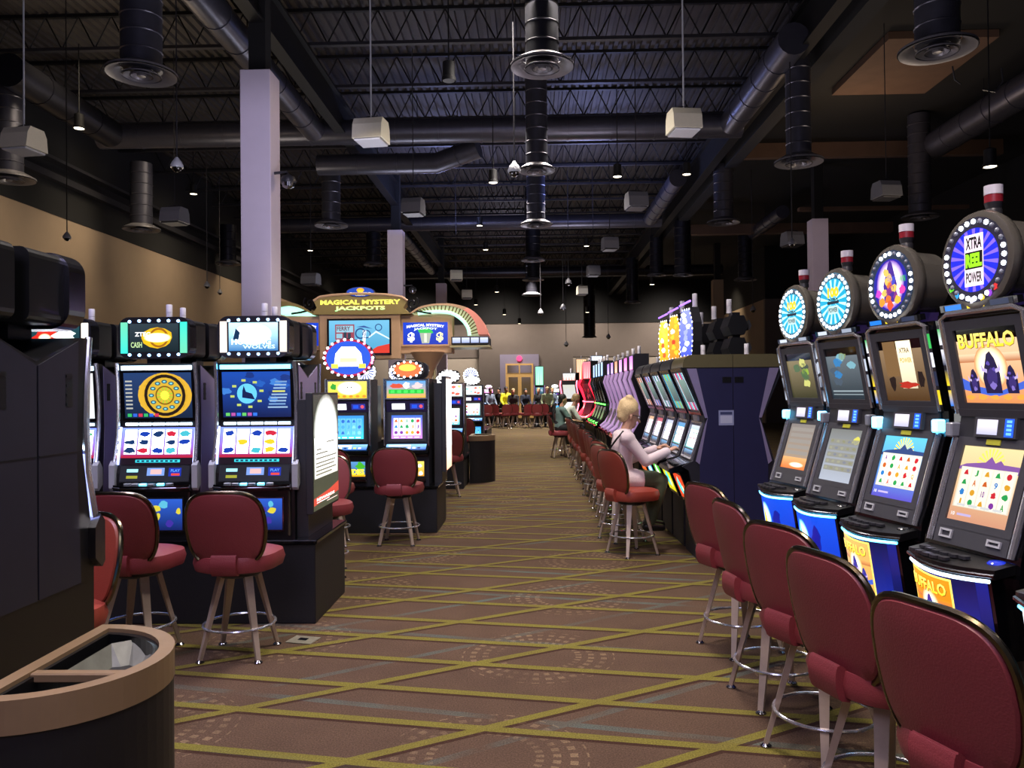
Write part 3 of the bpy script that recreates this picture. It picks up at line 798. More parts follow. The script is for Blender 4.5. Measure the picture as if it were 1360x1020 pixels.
        for q in range(2, 28):
            a = 2*PI*q/28; lit = (q in (2, 26, 27, 7, 8, 6, 12, 13, 14, 15, 16, 20, 21, 22, 19)) or (rsd % 3 == 1)
            meshobj('bulb', (bl if lit else bo).data, tp, (Rr*.83*math.sin(a), .0285, zc+Rr*.83*math.cos(a)))
        bm = BM(); box(bm, .03, .09, .1, .2, 1.9, 1.955); obj('topper_bracket', bm, 'purple', t)
        bm = BM(); lathe(bm, [(.03, 2.273), (.03, 2.293), (.027, 2.298), (.034, 2.323)], 16, (0, .10, 0)); sl = obj('service_light', bm, 'dgrey', t, True)
        bm = BM(); lathe(bm, [(.033, 2.320), (.033, 2.353)], 16, (0, .10, 0)); obj('red_lens', bm, 'red', sl, True)
        bm = BM(); lathe(bm, [(.034, 2.354), (.034, 2.390)], 16, (0, .10, 0)); obj('white_lens', bm, 'white', sl, True)
    return t

def slice_polys(polys, xs):
    out = []
    for pts, l, cols in polys:
        x0, x1 = min(q[0] for q in pts), max(q[0] for q in pts)
        if x1-x0 < .03: out.append((pts, l, cols)); continue
        cur = [(list(q), list(c)) for q, c in zip(pts, cols)]
        def clip(poly, xc, keep):
            r = []
            for i in range(len(poly)):
                (a, ca), (b, cb) = poly[i], poly[(i+1) % len(poly)]
                ia, ib = (a[0]-xc)*keep >= -1e-9, (b[0]-xc)*keep >= -1e-9
                if ia: r.append((a, ca))
                if ia != ib:
                    s = (xc-a[0])/(b[0]-a[0]); r.append(([xc, a[1]+(b[1]-a[1])*s], [ca[k]+(cb[k]-ca[k])*s for k in range(3)]))
            return r
        for u, v in zip(xs, xs[1:]):
            if v <= x0 or u >= x1: continue
            q = clip(clip(cur, max(u, x0-1), 1), min(v, x1+1), -1) if True else cur
            if len(q) >= 3: out.append(([tuple(a) for a, c in q], l, [tuple(c) for a, c in q]))
    return out

# ================================================================== tall slim machines of the aisle bank
def slant_machine(label, loc, rz, cols, group=None, top=None, rsd=0, side='navy'):
    t = thing('slot_machine', label, 'slot machine', loc, rz, group)
    w = .50; W = .31
    prof = [(.10, 0), (.435, 0), (.435, 1.90), (.06, 1.90), (-.02, 1.84), (-.01, 1.785), (.165, 1.36), (.17, 1.28), (.06, .93), (-.04, .88), (.02, .84), (.10, .5)]
    bm = BM(); prism_x(bm, prof, -W, W); cab = obj('cabinet', bm, 'navy2', t)
    for sx in (-1, 1):
        bm = BM(); prism_x(bm, [(.13, .02), (.433, .02), (.433, 1.79), (.10, 1.79), (.20, 1.33), (.12, .9)], sx*W, sx*(W+.006)); s = obj('side_panel', bm, side, t)
        bm = BM(); prism_x(bm, [(.01, 1.79), (.10, 1.79), (.20, 1.33), (.175, 1.33)], sx*W, sx*(W+.006)); obj('side_wedge', bm, 'lilac', s)
        bm = BM(); prism_x(bm, [(.175, 1.27), (.20, 1.33), (.12, .9), (.085, .93)], sx*W, sx*(W+.006)); obj('lower_wedge', bm, 'lilac', s)
        bm = BM(); box(bm, sx*W, sx*(W+.0065), .338, .422, 1.655, 1.71)
        for i in range(3): box(bm, sx*W, sx*(W+.009), .34, .42, 1.70-.02*i, 1.708-.02*i)
        obj('vent_slot', bm, 'black', s)
    # rounded cap
    bm = BM(); prism_x(bm, [(-.025, 1.80)] + [(.06-.085*math.cos(R(a)), 1.82+.10*math.sin(R(a))) for a in range(0, 91, 15)] + [(.434, 1.92), (.434, 1.80)], -W-.004, W+.004)
    obj('rounded_cap', bm, 'capolive' if side == 'navy' else 'dgrey', t, True)
    # upper panel
    F = front(.158, 1.365, -.022, 1.785); h = F.h
    p = Pic(); p.rect(-w/2, .02, w/2, h-.01, S('10141c'), S('1c2028')); p.up()
    k = len(cols)
    for i in range(9):
        x = -w/2+.02+i*(w-.04)/9; p.rect(x, .04, x+(w-.04)/9*.55, h-.03, S(cols[i % k], 1.3), S(cols[(i+1) % k], 1.5))
    p.up(); p.rect(-w/2+.09, .12, w/2-.09, h-.1, S('3a5258', 1), S('80a098', 1)); p.build('upper_display', F, parent=t, base=.004)
    bm = BM(); bezel(bm, F, -w/2, w/2, .02, h-.01, .03, -.01, .014); obj('upper_frame', bm, 'chromed', t)
    F = front(.172, 1.285, .16, 1.36); bm = BM(); plate(bm, F, -.1, .1, .01, .065, -.01, .02); obj('card_reader', bm, 'lgrey', t)
    F = front(.06, .935, .17, 1.275); h = F.h
    p = Pic(); p.rect(-w/2+.03, .02, w/2-.03, h-.01, S('181c30')); p.up()
    art_reels(p, -w/2+.05, .10, w/2-.05, h-.03, (cols[0], cols[1]), 1.0, 'f4f0ff', 2.0, 5, 3, top=.2, bot=.05, rnd=rsd); p.rect(-w/2+.05, .04, w/2-.05, .085, S('102040'), S('60a0d0', 1.2)); p.build('lower_display', F, parent=t, base=.004)
    bm = BM(); bezel(bm, F, -w/2+.03, w/2-.03, .02, h-.01, .02, -.01, .014); obj('lower_frame', bm, 'chrome', t)
    bm = BM(); prism_x(bm, [(.07, .93), (-.15, .86), (-.17, .83), (-.14, .81), (.05, .84)], -.28, .28); dk = obj('button_deck', bm, 'gloss', t)
    for q in range(5):
        bm = BM(); box(bm, -.2+.085*q, -.15+.085*q, -.1, -.05, .885, .90, .004, 1); obj('button', bm, 'dgrey', dk)
    F = front(.06, .52, -.05, .80); h = F.h
    bm = BM(); plate(bm, F, -.26, .26, -.02, h+.01, -.1, 0); bb = obj('belly_box', bm, 'gloss', t)
    p = Pic(); c1 = cols[2 % k]; p.rect(-.21, .02, .21, h-.02, S(c1, 1.3), S(c1, 1.5)); p.up(); p.blob(-.03, h*.5, .09, S(cols[0], 1.3)); p.blob(.08, h*.4, .05, S('fff0b0', 1.4)); p.build('belly_glass', F, parent=bb)
    if top:
        top(t)
    else:
        candle(t, -.1, .25, 1.92, ('white', 'white'), .11, .022)
    return t

def vertical_topper(c1, c2, c3):
    def f(t):
        bm = BM(); poly_prism(bm, [(-.13, 1.93), (.13, 1.93), (.16, 2.1), (.16, 2.3), (.09, 2.46), (-.09, 2.46), (-.16, 2.3), (-.16, 2.1)], lambda u, v, d: Vector((u, d, v)), .2, .3); tp = obj('topper', bm, 'dgrey', t)
        p = Pic(); P = [(-.12, 1.95), (.12, 1.95), (.145, 2.1), (.145, 2.3), (.08, 2.44), (-.08, 2.44), (-.145, 2.3), (-.145, 2.1)]
        F = Frame((0, .199, 0), (1, 0, 0), (0, 0, 1)); p.poly(P, S(c1, 1.6), S(c2, 1.8)); p.up()
        for i in range(7): p.blob(random.uniform(-.06, .06), 2.02+.06*i, .05, S(random.choice([c2, c3, 'ffffff']), 2.2), .03)
        p.up()
        for i in range(len(P)):
            a, b = P[i], P[(i+1) % len(P)]
            for s in (.0, .33, .66): p.circle(a[0]+(b[0]-a[0])*s, a[1]+(b[1]-a[1])*s, .012, S('ffffff', 3), n=6)
        p.build('topper_screen', F, parent=tp)
        tp.rotation_euler.z = R(16); c_ = Vector((0, .25, 0)); tp.location = c_-Matrix.Rotation(R(16), 3, 'Z')@c_
        bm = BM(); tube(bm, [(-.12, .19, 2.49), (.12, .19, 2.52)], .012, 6); obj('neon_bar', bm, 'neonp', tp, True)
        candle(t, 0, .3, 2.47, ('white', 'white'), .14, .026)
    return f
def hex_topper(t):
    bm = BM(); hx = [(.0, 0), (.13, 0), (.17, .09), (.13, .2), (.0, .2), (-.04, .09)]
    for z in (1.93, 2.16):
        prism_x(bm, [(y+.1, z+v) for y, v in hx], -.17, .17)
    box(bm, -.08, .08, .12, .2, 1.9, 2.4); tp = obj('topper', bm, 'black', t)
    bm = BM()
    for z in (2.02, 2.25): prism_x(bm, [(.04, z-.04), (.02, z), (.04, z+.06), (.05, z+.06), (.05, z-.04)], -.15, .15)
    obj('topper_cover', bm, 'dgrey', tp)
    bm = BM(); box(bm, -.12, .12, .08, .2, 1.915, 1.95); obj('topper_base', bm, 'purple', tp)
    candle(t, .05, .2, 2.4, ('white', 'white'), .15, .028)

# curved neon rail machines (farther along the bank)
def rail_machine(label, loc, rz, rail, topc, scr, group=None, neon_low=None, tall=2.12, cans=True, bars=None):
    t = thing('slot_machine', label, 'slot machine', loc, rz, group); W = .27
    curve = [(.02, 1.88), (-.02, 1.75), (.05, 1.55), (.11, 1.35), (.10, 1.15), (.0, .98), (-.10, .90)]
    bm = BM(); prism_x(bm, [(.08, 0), (.45, 0), (.45, 1.86)] + [(y+.01, z) for y, z in curve] + [(.02, .82), (.08, .6)], -W, W); obj('cabinet', bm, 'black', t)
    for sx in (-1, 1):
        bm = BM(); tube(bm, [(sx*(W-.0), y-.02, z) for y, z in curve], .022, 8); obj('curved_rail', bm, rail, t, True)
    F = front(.11, 1.36, -.0, 1.78); p = Pic()
    if bars:
        p.rect(-.2, .0, .2, .42, S('20182a')); p.up()
        for i in range(8): p.rect(-.19+.05*i, .0, -.165+.05*i, .42, S(bars[i % len(bars)], .9), S(bars[(i+1) % len(bars)], 1.1))
    else: art_abstract(p, -.2, .0, .2, .42, scr, .7, 8, rnd=sum(map(ord, label)) % 50)
    p.build('upper_display', F, parent=t, base=.02)
    F = front(.0, .98, .10, 1.26); p = Pic(); p.rect(-.2, .0, .2, .28, S(scr[1], .9), S(scr[0], 1.1)); p.build('lower_display', F, parent=t, base=.02)
    bm = BM(); prism_x(bm, [(.0, .94), (-.16, .87), (-.16, .83), (.05, .8)], -W, W); dk = obj('button_deck', bm, 'gloss', t)
    if neon_low:
        bm = BM(); box(bm, -.2, .2, -.12, -.03, .905, .93, .006, 1); obj('lit_button_bar', bm, neon_low, dk)
        bm = BM(); tube(bm, [(-W, .06, 1.3), (W, .06, 1.3)], .014, 6); obj('neon_bar', bm, neon_low, t, True)
    F = Frame((0, .0, 1.9), (1, 0, 0), (0, 0, 1)); h = tall-1.9
    bm = BM(); prism_x(bm, [(.02, 1.87), (.25, 1.87), (.25, tall), (.06, tall), (.02, tall-.04)], -.22, .22); tp = obj('topper', bm, 'dgrey', t)
    p = Pic(); p.rect(-.2, -.01, .2, h-.03, S(topc[0], 1.5), S(topc[1], 1.3)); p.up()
    for i in range(4): p.rect(-.15+.09*i, .0, -.12+.09*i, h-.05, S('ffffff', 1.6), S(topc[0], 1.8))
    p.build('topper_screen', Frame((0, .02, 1.9), (1, 0, 0), (0, 0, 1)), parent=tp)
    if cans: candle(t, 0, .14, tall, ('white', 'white'), .12, .024)
    return t

# ------------------------------------------------------------------ people
def capsule(bm, a, b, ra, rb, fl=1.0, fd=(0, 1, 0), seg=14, rn=4):
    a, b = Vector(a), Vector(b); t = (b-a); L = t.length
    t = t.normalized() if L > 1e-6 else Vector((0, 0, 1)); fd = Vector(fd); fd = (fd-t*fd.dot(t))
    if fd.length < 1e-4: fd = t.orthogonal()
    fd.normalize(); sd = t.cross(fd); prof = []
    for i in range(rn): q = R(-90+90*i/rn); prof.append((ra*math.cos(q)+1e-4, ra*math.sin(q)))
    prof.append((ra, 0)); prof.append((rb, L))
    for i in range(1, rn+1): q = R(90*i/rn); prof.append((rb*math.cos(q)+1e-4, L+rb*math.sin(q)))
    rings = [[bm.verts.new(a+t*z+(fd*math.cos(2*PI*k/seg)*fl+sd*math.sin(2*PI*k/seg))*r) for k in range(seg)] for r, z in prof]
    for u, v in zip(rings, rings[1:]):
        for k in range(seg): bm.faces.new((u[k], u[(k+1) % seg], v[(k+1) % seg], v[k]))
    bm.faces.new(rings[0][::-1]); bm.faces.new(rings[-1])

def fuse(name, bm, m, parent, vox=.012, smooth=4):
    o = obj(name, bm, m, parent, True)
    md = o.modifiers.new('r', 'REMESH'); md.mode = 'VOXEL'; md.voxel_size = vox; md.use_smooth_shade = True
    s = o.modifiers.new('s', 'SMOOTH'); s.iterations = smooth; s.factor = .5
    bpy.context.view_layer.update()
    me = bpy.data.meshes.new_from_object(o.evaluated_get(bpy.context.evaluated_depsgraph_get()))
    o.modifiers.clear(); old = o.data; o.data = me; bpy.data.meshes.remove(old)
    return o

def person(label, loc, rz, J, top, bottom, skin='skin', hair='darkhair', hairstyle='short', vox=.014, fingers=False, female=False, cat='person', long_top=False, shoes='shoe', group=None, sleeves=True):
    """J: joints in local metres, person faces +Y. keys pelvis chest neck head lsh lel lwr rsh rel rwr lhip lkn lan rhip rkn ran, look"""
    t = thing('person', label, cat, loc, rz, group)
    V = {k: Vector(v) for k, v in J.items()}
    sw = .94 if female else 1.0
    def bodyparts(bm, g=0, torso=True, arms=True, legs=True, head=True, leg_end=1.0, arm_end=1.0):
        up = (V['chest']-V['pelvis']).normalized()
        if torso:
            capsule(bm, V['pelvis'], V['pelvis']+up*.1, .155+g, .135+g, .72, (0, 1, 0))
            capsule(bm, V['pelvis']+up*.1, V['chest'], .13*sw+g, .155*sw+g, .68, (0, 1, 0))
            capsule(bm, V['lsh'], V['rsh'], .062*sw+g, .062*sw+g)
            capsule(bm, V['chest'], (V['lsh']+V['rsh'])/2, .15*sw+g, .085*sw+g, .62, (0, 1, 0))
        if head:
            capsule(bm, (V['lsh']+V['rsh'])/2, V['head'], .055, .048)
            hd = V['head']; f = V.get('look', Vector((0, 1, 0))).normalized(); s = f.cross(Vector((0, 0, 1))).normalized(); u = s.cross(f)
            capsule(bm, hd+u*.055-f*.012, hd+u*.06-f*.014, .094, .094, .82, s); capsule(bm, hd+u*.03+f*.012, hd-u*.065+f*.04, .075, .043, .88, s)
            capsule(bm, hd+f*.082+u*.015, hd+f*.108-u*.018, .010, .015)            # nose
            for q in (-1, 1):
                capsule(bm, hd+s*q*.078+u*.01, hd+s*q*.08-u*.02, .016, .012, .5, s)   # ears
            capsule(bm, hd+f*.078-u*.052-s*.018, hd+f*.078-u*.052+s*.018, .009, .009)  # lips
            capsule(bm, hd+f*.074+u*.04-s*.03, hd+f*.074+u*.04+s*.03, .012, .012)       # brow
        if arms:
            for q in 'lr':
                e = V[q+'el']; w_ = V[q+'wr']; a = V[q+'sh']
                capsule(bm, a, e, .052*sw+g, .040*sw+g)
                capsule(bm, e, e+(w_-e)*arm_end, .040*sw+g, .029*sw+g if arm_end == 1 else .033*sw+g)
        if legs:
            for q in 'lr':
                capsule(bm, V[q+'hip'], V[q+'kn'], .088+g, .060+g); k = V[q+'kn']; an = V[q+'an']
                capsule(bm, k, k+(an-k)*.35, .058+g, .060+g); capsule(bm, k+(an-k)*.35, k+(an-k)*leg_end, .060+g, .04+g)
    bm = BM(); bodyparts(bm)
    for q in 'lr':
        w_ = V[q+'wr']; e = V[q+'el']; d = (w_-e).normalized(); sdir = d.cross(Vector((0, 0, 1))); sdir = sdir.normalized() if sdir.length > .05 else Vector((1, 0, 0))
        dn = sdir.cross(d)*(-1 if sdir.cross(d).z > 0 else 1)
        palm = w_+d*.05
        capsule(bm, w_, palm+d*.03, .028, .038, .5, dn)
        if fingers or vox <= .015:
            for i in range(4):
                off = sdir*(-.027+.018*i); ln = (.032, .038, .036, .028)[i]
                p0 = palm+d*.03+off; p1 = p0+(d*.8+dn*.35).normalized()*ln; p2 = p1+(d*.45+dn*.85).normalized()*ln*.8
                capsule(bm, p0, p1, .0095, .0088); capsule(bm, p1, p2, .0088, .0075)
            sgn = 1 if q == 'l' else -1
            th0 = w_+d*.02+sdir*sgn*.025; th1 = th0+(d*.6+sdir*sgn*.6+dn*.3).normalized()*.04; capsule(bm, th0, th1, .012, .0095); capsule(bm, th1, th1+(d*.9+dn*.3).normalized()*.026, .0095, .008)
    fuse('body', bm, skin, t, vox if not fingers else .0075, 2 if fingers else 3)
    bm = BM(); bodyparts(bm, .016, legs=False, head=False, arm_end=.93 if sleeves else .02)
    if not sleeves:
        for q in 'lr': capsule(bm, V[q+'sh'], V[q+'sh']+(V[q+'el']-V[q+'sh'])*.85, .072, .062)
    if long_top:
        for q in 'lr': capsule(bm, V[q+'hip']+Vector((0, .03, 0)), V[q+'hip']+(V[q+'kn']-V[q+'hip'])*.42, .105, .10)
        capsule(bm, V['pelvis']+Vector((-.07, .0, -.03)), V['pelvis']+Vector((.07, .03, -.02)), .095, .095)
    capsule(bm, V['neck']-Vector((0, .0, .035)), V['neck']-Vector((0, 0, .02)), .07, .06)
    fuse('top', bm, top, t, max(vox*.9, .010), 5)
    bm = BM(); bodyparts(bm, .017, torso=False, arms=False, head=False, leg_end=.94); capsule(bm, V['pelvis']-Vector((0, 0, .03)), V['pelvis']+Vector((0, 0, .05)), .166, .15, .75, (0, 1, 0))
    fuse('trousers', bm, bottom, t, vox, 4)
    for q in 'lr':
        an = V[q+'an']; bm = BM(); fz = an.z-.055
        capsule(bm, an+Vector((0, -.03, -.03)), an+Vector((0, .13, -.045)), .045, .036, 1, (1, 0, 0), 10, 3)
        sh = fuse('shoe', bm, shoes, t, .012, 2)
    # hair
    hd = V['head']; f = V.get('look', Vector((0, 1, 0))).normalized(); s = f.cross(Vector((0, 0, 1))).normalized(); u = s.cross(f)
    bm = BM()
    capsule(bm, hd+u*.075-f*.035, hd+u*.08-f*.03, .097, .097, .9, s)
    if hairstyle != 'bald_back': capsule(bm, hd+u*.0-f*.06, hd+u*.04-f*.045, .068, .085, .95, s)
    if hairstyle == 'bun':
        capsule(bm, hd+u*.16-f*.05, hd+u*.175-f*.05, .042, .045); capsule(bm, hd+u*.12-f*.09, hd+u*.03-f*.10, .05, .042); capsule(bm, hd+u*.13+f*.02, hd+u*.15-f*.01, .04, .045)
        for i in range(7):
            a = random.uniform(0, 6.28); capsule(bm, hd+u*.16-f*.05, hd+u*(.17+.03*math.sin(a))-f*(.05+.05*math.cos(a))+s*random.uniform(-.04, .04), .02, .012)
    if hairstyle == 'long': capsule(bm, hd-f*.06, hd-u*.16-f*.07, .08, .06, 1, s)
    fuse('hair', bm, hair, t, .010, 2)
    # eyes
    if fingers or vox <= .015:
        for q in (-1, 1):
            bm = BM(); c = hd+f*.083+s*q*.032+u*.022; bmesh.ops.create_uvsphere(bm, u_segments=10, v_segments=8, radius=.0095, matrix=Matrix.Translation(c)); obj('eye', bm, 'white', t, True)
    return t

def seated(lean=.0, armf=.38, armz=.98, head_drop=.0, seat=.66, leg_out=.36, foot_z=.25, look=(0, 1, -.2), spread=.0):
    s = seat; return dict(pelvis=(0, -.0, s+.10), chest=(0, .02+lean*.6, s+.40), neck=(0, .04+lean, s+.56), head=(0, .07+lean*1.2, s+.70-head_drop), look=look,
        lsh=(-.17, .02+lean*.9, s+.48), rsh=(.17, .02+lean*.9, s+.48), lel=(-.23, .14+lean, s+.24), rel=(.23, .16+lean, s+.24), lwr=(-.14, armf, armz), rwr=(.15, armf+.03, armz),
        lhip=(-.09, .02, s+.07), rhip=(.09, .02, s+.07), lkn=(-.12-spread, leg_out+.06, s+.05), rkn=(.12+spread, leg_out+.04, s+.05), lan=(-.11, leg_out+.02, foot_z+.08), ran=(.12, leg_out-.06, foot_z+.08))
def standing(lean=.0, sc=1.0, armz=.95):
    d = dict(pelvis=(0, 0, .97), chest=(0, .02+lean*.6, 1.28), neck=(0, .02+lean, 1.47), head=(0, .05+lean, 1.60), lsh=(-.18, lean*.9, 1.40), rsh=(.18, lean*.9, 1.40),
        lel=(-.25, .05+lean, 1.13), rel=(.25, .05+lean, 1.13), lwr=(-.2, .24+lean, armz), rwr=(.2, .24+lean, armz), lhip=(-.09, 0, .93), rhip=(.09, 0, .93), lkn=(-.1, .02, .5), rkn=(.1, .02, .5), lan=(-.1, -.01, .08), ran=(.1, -.01, .08))
    return {k: (v[0]*sc, v[1]*sc, v[2]*sc) for k, v in d.items()}

# ================================================================== CAMERA
CAMH = 1.6; FPX = 1060.0
cam = bpy.data.cameras.new('camera'); co = bpy.data.objects.new('camera', cam); COL.objects.link(co); SC.camera = co
cam.sensor_fit = 'HORIZONTAL'; cam.sensor_width = 36; cam.lens = 36*FPX/1360; cam.clip_start = .05; cam.clip_end = 200
CM = Matrix.Rotation(math.atan(28/FPX), 4, 'Z') @ Matrix.Rotation(R(90)+math.atan(9/FPX), 4, 'X') @ Matrix.Rotation(R(-.55), 4, 'Z')
co.matrix_world = Matrix.Translation((0, 0, CAMH)) @ CM
def at(px, py, Y):
    """the world point at depth Y that the photo shows at px, py"""
    d = CM.to_3x3() @ Vector(((px-680)/FPX, -(py-510)/FPX, -1)); k = Y/d.y
    return Vector((d.x*k, Y, CAMH+d.z*k))

def ordn(i): return ['first', 'second', 'third', 'fourth', 'fifth', 'sixth', 'seventh', 'eighth', 'ninth', 'tenth', 'eleventh', 'twelfth', 'thirteenth', 'fourteenth', 'fifteenth', 'sixteenth'][i]

# ================================================================== SETTING
def struct(name, bm, m, parent=None, smooth=False):
    o = obj(name, bm, m, parent, smooth)
    if parent is None: o['kind'] = 'structure'
    return o
bm = BM(); box(bm, -10.9, 14, -4, 48.2, -.1, 0); fl = struct('floor', bm, carpet())
WT = 5.72
bm = BM(); box(bm, -11.1, -10.9, -4, 48.2, 0, WT); wl = struct('wall_left', bm, 'wall')
bm = BM(); box(bm, -11.1, -10.88, -4, 48.2, WT, 9.0); struct('upper_wall', bm, 'void', wl)
bm = BM(); box(bm, -11.1, 14, 48, 48.3, 0, 3.6); wb = struct('wall_back', bm, 'wall2')
bm = BM(); box(bm, -11.1, 14, 47.95, 48.3, 3.6, WT-.1); struct('upper_band', bm, 'taupe', wb)
bm = BM(); box(bm, -11.1, 14, 47.9, 48.3, WT-.1, 9.0); struct('dark_upper_wall', bm, 'void', wb)
bm = BM(); box(bm, 10.7, 11.0, 37.2, 48, 0, WT); wr = struct('wall_right', bm, 'wall')
bm = BM(); box(bm, 10.7, 14, 37.0, 37.2, 0, WT); struct('return_wall', bm, 'taupe', wr)
bm = BM(); box(bm, 13.9, 14.1, -4, 48.3, 0, 9); box(bm, 10.72, 10.98, 37.2, 48.2, 5.73, 8.3); box(bm, 10.72, 14, 37.02, 37.18, 5.73, 8.3); struct('dark_side_wall', bm, 'void', wr)
# lavender portal with the doors
bm = BM(); box(bm, -3.2, 2.4, 47.4, 47.9, 0, 4.9); pt = struct('trim_1', bm, 'taupe')
bm = BM(); box(bm, -1.95, .35, 47.2, 47.45, 0, 3.75); struct('door_surround', bm, 'lav', pt)
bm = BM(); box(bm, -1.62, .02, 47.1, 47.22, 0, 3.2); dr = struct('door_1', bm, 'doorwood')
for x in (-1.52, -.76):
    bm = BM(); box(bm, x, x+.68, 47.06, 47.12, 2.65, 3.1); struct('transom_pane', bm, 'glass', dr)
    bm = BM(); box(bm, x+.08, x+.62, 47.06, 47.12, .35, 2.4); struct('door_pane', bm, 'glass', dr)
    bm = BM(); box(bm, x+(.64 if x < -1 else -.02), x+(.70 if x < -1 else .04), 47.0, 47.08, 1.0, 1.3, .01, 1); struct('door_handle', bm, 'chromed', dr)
bm = BM(); lathe(bm, [(.16, 0), (.16, .08)], 20, (-.8, 47.19, 3.5), 'y'); es = obj('exit_light', bm, mat('pink_glow', 'ff4070', .4, emit='ff4070', estr=1.5)); tag(es, 'round pink light above the double doors in the end wall', 'light')

# ceiling: corrugated roof deck with open joists
DZ = 8.7
bm = BM(); n = 130; pr = .19; x = -11.0; top = []; prof = []
while x < 5.2:
    prof += [(x, DZ), (x+pr*.45, DZ), (x+pr*.55, DZ+.06), (x+pr*.95, DZ+.06)]; x += pr
a = [bm.verts.new((u, 8, z)) for u, z in prof]; b = [bm.verts.new((u, 48.2, z)) for u, z in prof]
for i in range(len(prof)-1): bm.faces.new((a[i], a[i+1], b[i+1], b[i]))
ce = struct('ceiling', bm, 'deck')
bm = BM(); box(bm, 5.2, 14, -4, 48.2, 8.15, 8.4); struct('flat_ceiling', bm, 'void', ce)
bm = BM(); box(bm, -11.1, 14, -4, 8.05, 8.7, 8.9); struct('flat_ceiling', bm, 'void', ce)
jy = [10.5+2.05*i for i in range(18)]
jm = None
for y in jy:
    if jm is None:
        bm = BM(); box(bm, -10.9, 5.3, -.04, .04, DZ-.07, DZ-.01); nseg = 26; step = 16.2/nseg
        for i in range(nseg):
            x0 = -10.9+step*i
            tube(bm, [(x0, 0, DZ-.05), (x0+step/2, 0, DZ-.65)], .014, 4); tube(bm, [(x0+step/2, 0, DZ-.65), (x0+step, 0, DZ-.05)], .014, 4)
        j = struct('joist', bm, 'joist', ce); jm = j.data; j.location.y = y
        bm = BM(); box(bm, -10.9, 5.3, -.05, .05, DZ-.70, DZ-.64); c = struct('bottom_chord', bm, 'joistlit', j); cm_ = c.data
    else:
        j = meshobj('joist', jm, ce, (0, y, 0)); meshobj('bottom_chord', cm_, j)
for gx in (-4.15, 4.6):
    bm = BM(); box(bm, gx-.11, gx+.11, 8.1, 48, 7.25, 7.29); box(bm, gx-.02, gx+.02, 8.1, 48, 7.29, 7.96); box(bm, gx-.11, gx+.11, 8.1, 48, 7.92, 7.97); struct('girder', bm, 'joist', ce)
# brown bands on the far side, lit deck put in as colour
bm = BM(); box(bm, 5.0, 5.3, 8, 48, 7.3, 8.7); struct('trim_2', bm, 'void')
sf = None
for (x0, x1, y0, y1, z0, z1) in ((6.6, 8.6, 14.8, 17.6, 8.0, 8.14), (3.6, 12.5, 21.4, 21.6, 8.7-.42, 8.7-.05), (5.4, 13, 29.0, 29.3, 7.2, 7.55), (8, 13, 24.0, 24.2, 6.9, 7.0)):
    if z1 > 8.2: z0, z1 = 7.75, 8.14
    bm = BM(); box(bm, x0 if x0 > 5.3 else 5.35, x1, y0, y1, z0, z1)
    if sf is None: sf = struct('trim_3', bm, 'soffit')
    else: struct('lit_deck_band', bm, 'soffit', sf)
bm = BM(); box(bm, -10.86, -10.7, 0, 48, 6.45, 6.6); box(bm, -10.86, -10.6, 0, 48, 6.85, 6.92); struct('trim_4', bm, 'joistlit')

# pillars
def pillar(x, y, label, w=.46, h=6.5, m='pillar'):
    t = thing('pillar', label, 'pillar', (x, y, 0)); t['kind'] = 'structure'
    bm = BM(); box(bm, -w/2, w/2, -w/2, w/2, 0, h, .008, 1); obj('shaft', bm, m, t)
    bm = BM(); box(bm, -w/2-.01, w/2+.01, -w/2-.01, w/2+.01, 0, .12); obj('shaft_base', bm, 'black', t)
    bm = BM(); box(bm, -.13, .13, -.13, .13, h, 8.7); obj('steel_post', bm, 'void', t)
    return t
pillar(-4.16, 12.15, 'pale lavender square pillar behind the row with the round-cornered lit toppers')
pillar(-4.13, 24.2, 'pale square pillar rising behind the jackpots sign')
pillar(-4.13, 36.2, 'small distant pale pillar above the curved end of the jackpots sign')
pillar(8.35, 23.5, 'pinkish pillar seen between round machine toppers by the aisle', m='pillar')
pillar(8.35, 36.2, 'distant tan pillar beyond the dark hexagonal toppers', m='wall')

# ducts
DUZ = 7.35
def duct(name, pts, r, m='duct', label='', cap=True):
    bm = BM(); tube(bm, pts, r, 16)
    P = [Vector(p) for p in pts]
    for a, b in zip(P, P[1:]):
        L = (b-a).length; k = int(L/.95); d = (b-a).normalized()
        for i in range(1, k+1):
            q = a+d*(L*i/(k+1)); tube(bm, [q-d*.02, q+d*.02], r+.012, 16)
    o = obj(name, bm, m, None, True); tag(o, label, 'duct')
    for a, b in zip(P, P[1:]):
        L = (b-a).length; k = max(1, int(L/2.6))
        for i in range(k):
            q = a+(b-a)*((i+.5)/k); bm = BM(); tube(bm, [q+Vector((0, 0, r)), Vector((q.x, q.y, 8.12))], .009, 5); obj('hanger_strap', bm, 'joist', o)
    return o
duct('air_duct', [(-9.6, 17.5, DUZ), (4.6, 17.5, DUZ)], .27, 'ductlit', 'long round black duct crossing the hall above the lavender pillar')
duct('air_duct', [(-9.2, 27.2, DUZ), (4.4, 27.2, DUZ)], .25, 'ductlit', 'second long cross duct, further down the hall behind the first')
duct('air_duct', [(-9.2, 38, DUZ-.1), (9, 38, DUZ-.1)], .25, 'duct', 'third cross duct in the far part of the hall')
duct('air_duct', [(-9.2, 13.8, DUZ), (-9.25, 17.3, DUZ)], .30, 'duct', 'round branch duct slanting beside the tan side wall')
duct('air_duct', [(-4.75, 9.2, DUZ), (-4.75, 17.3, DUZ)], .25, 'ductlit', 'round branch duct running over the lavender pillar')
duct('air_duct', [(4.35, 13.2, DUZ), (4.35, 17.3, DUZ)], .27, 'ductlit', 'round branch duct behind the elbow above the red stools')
duct('air_duct', [(9.6, 15, DUZ), (9.6, 19.2, DUZ)], .32, 'ductlit', 'thick round duct end above the round machine toppers')
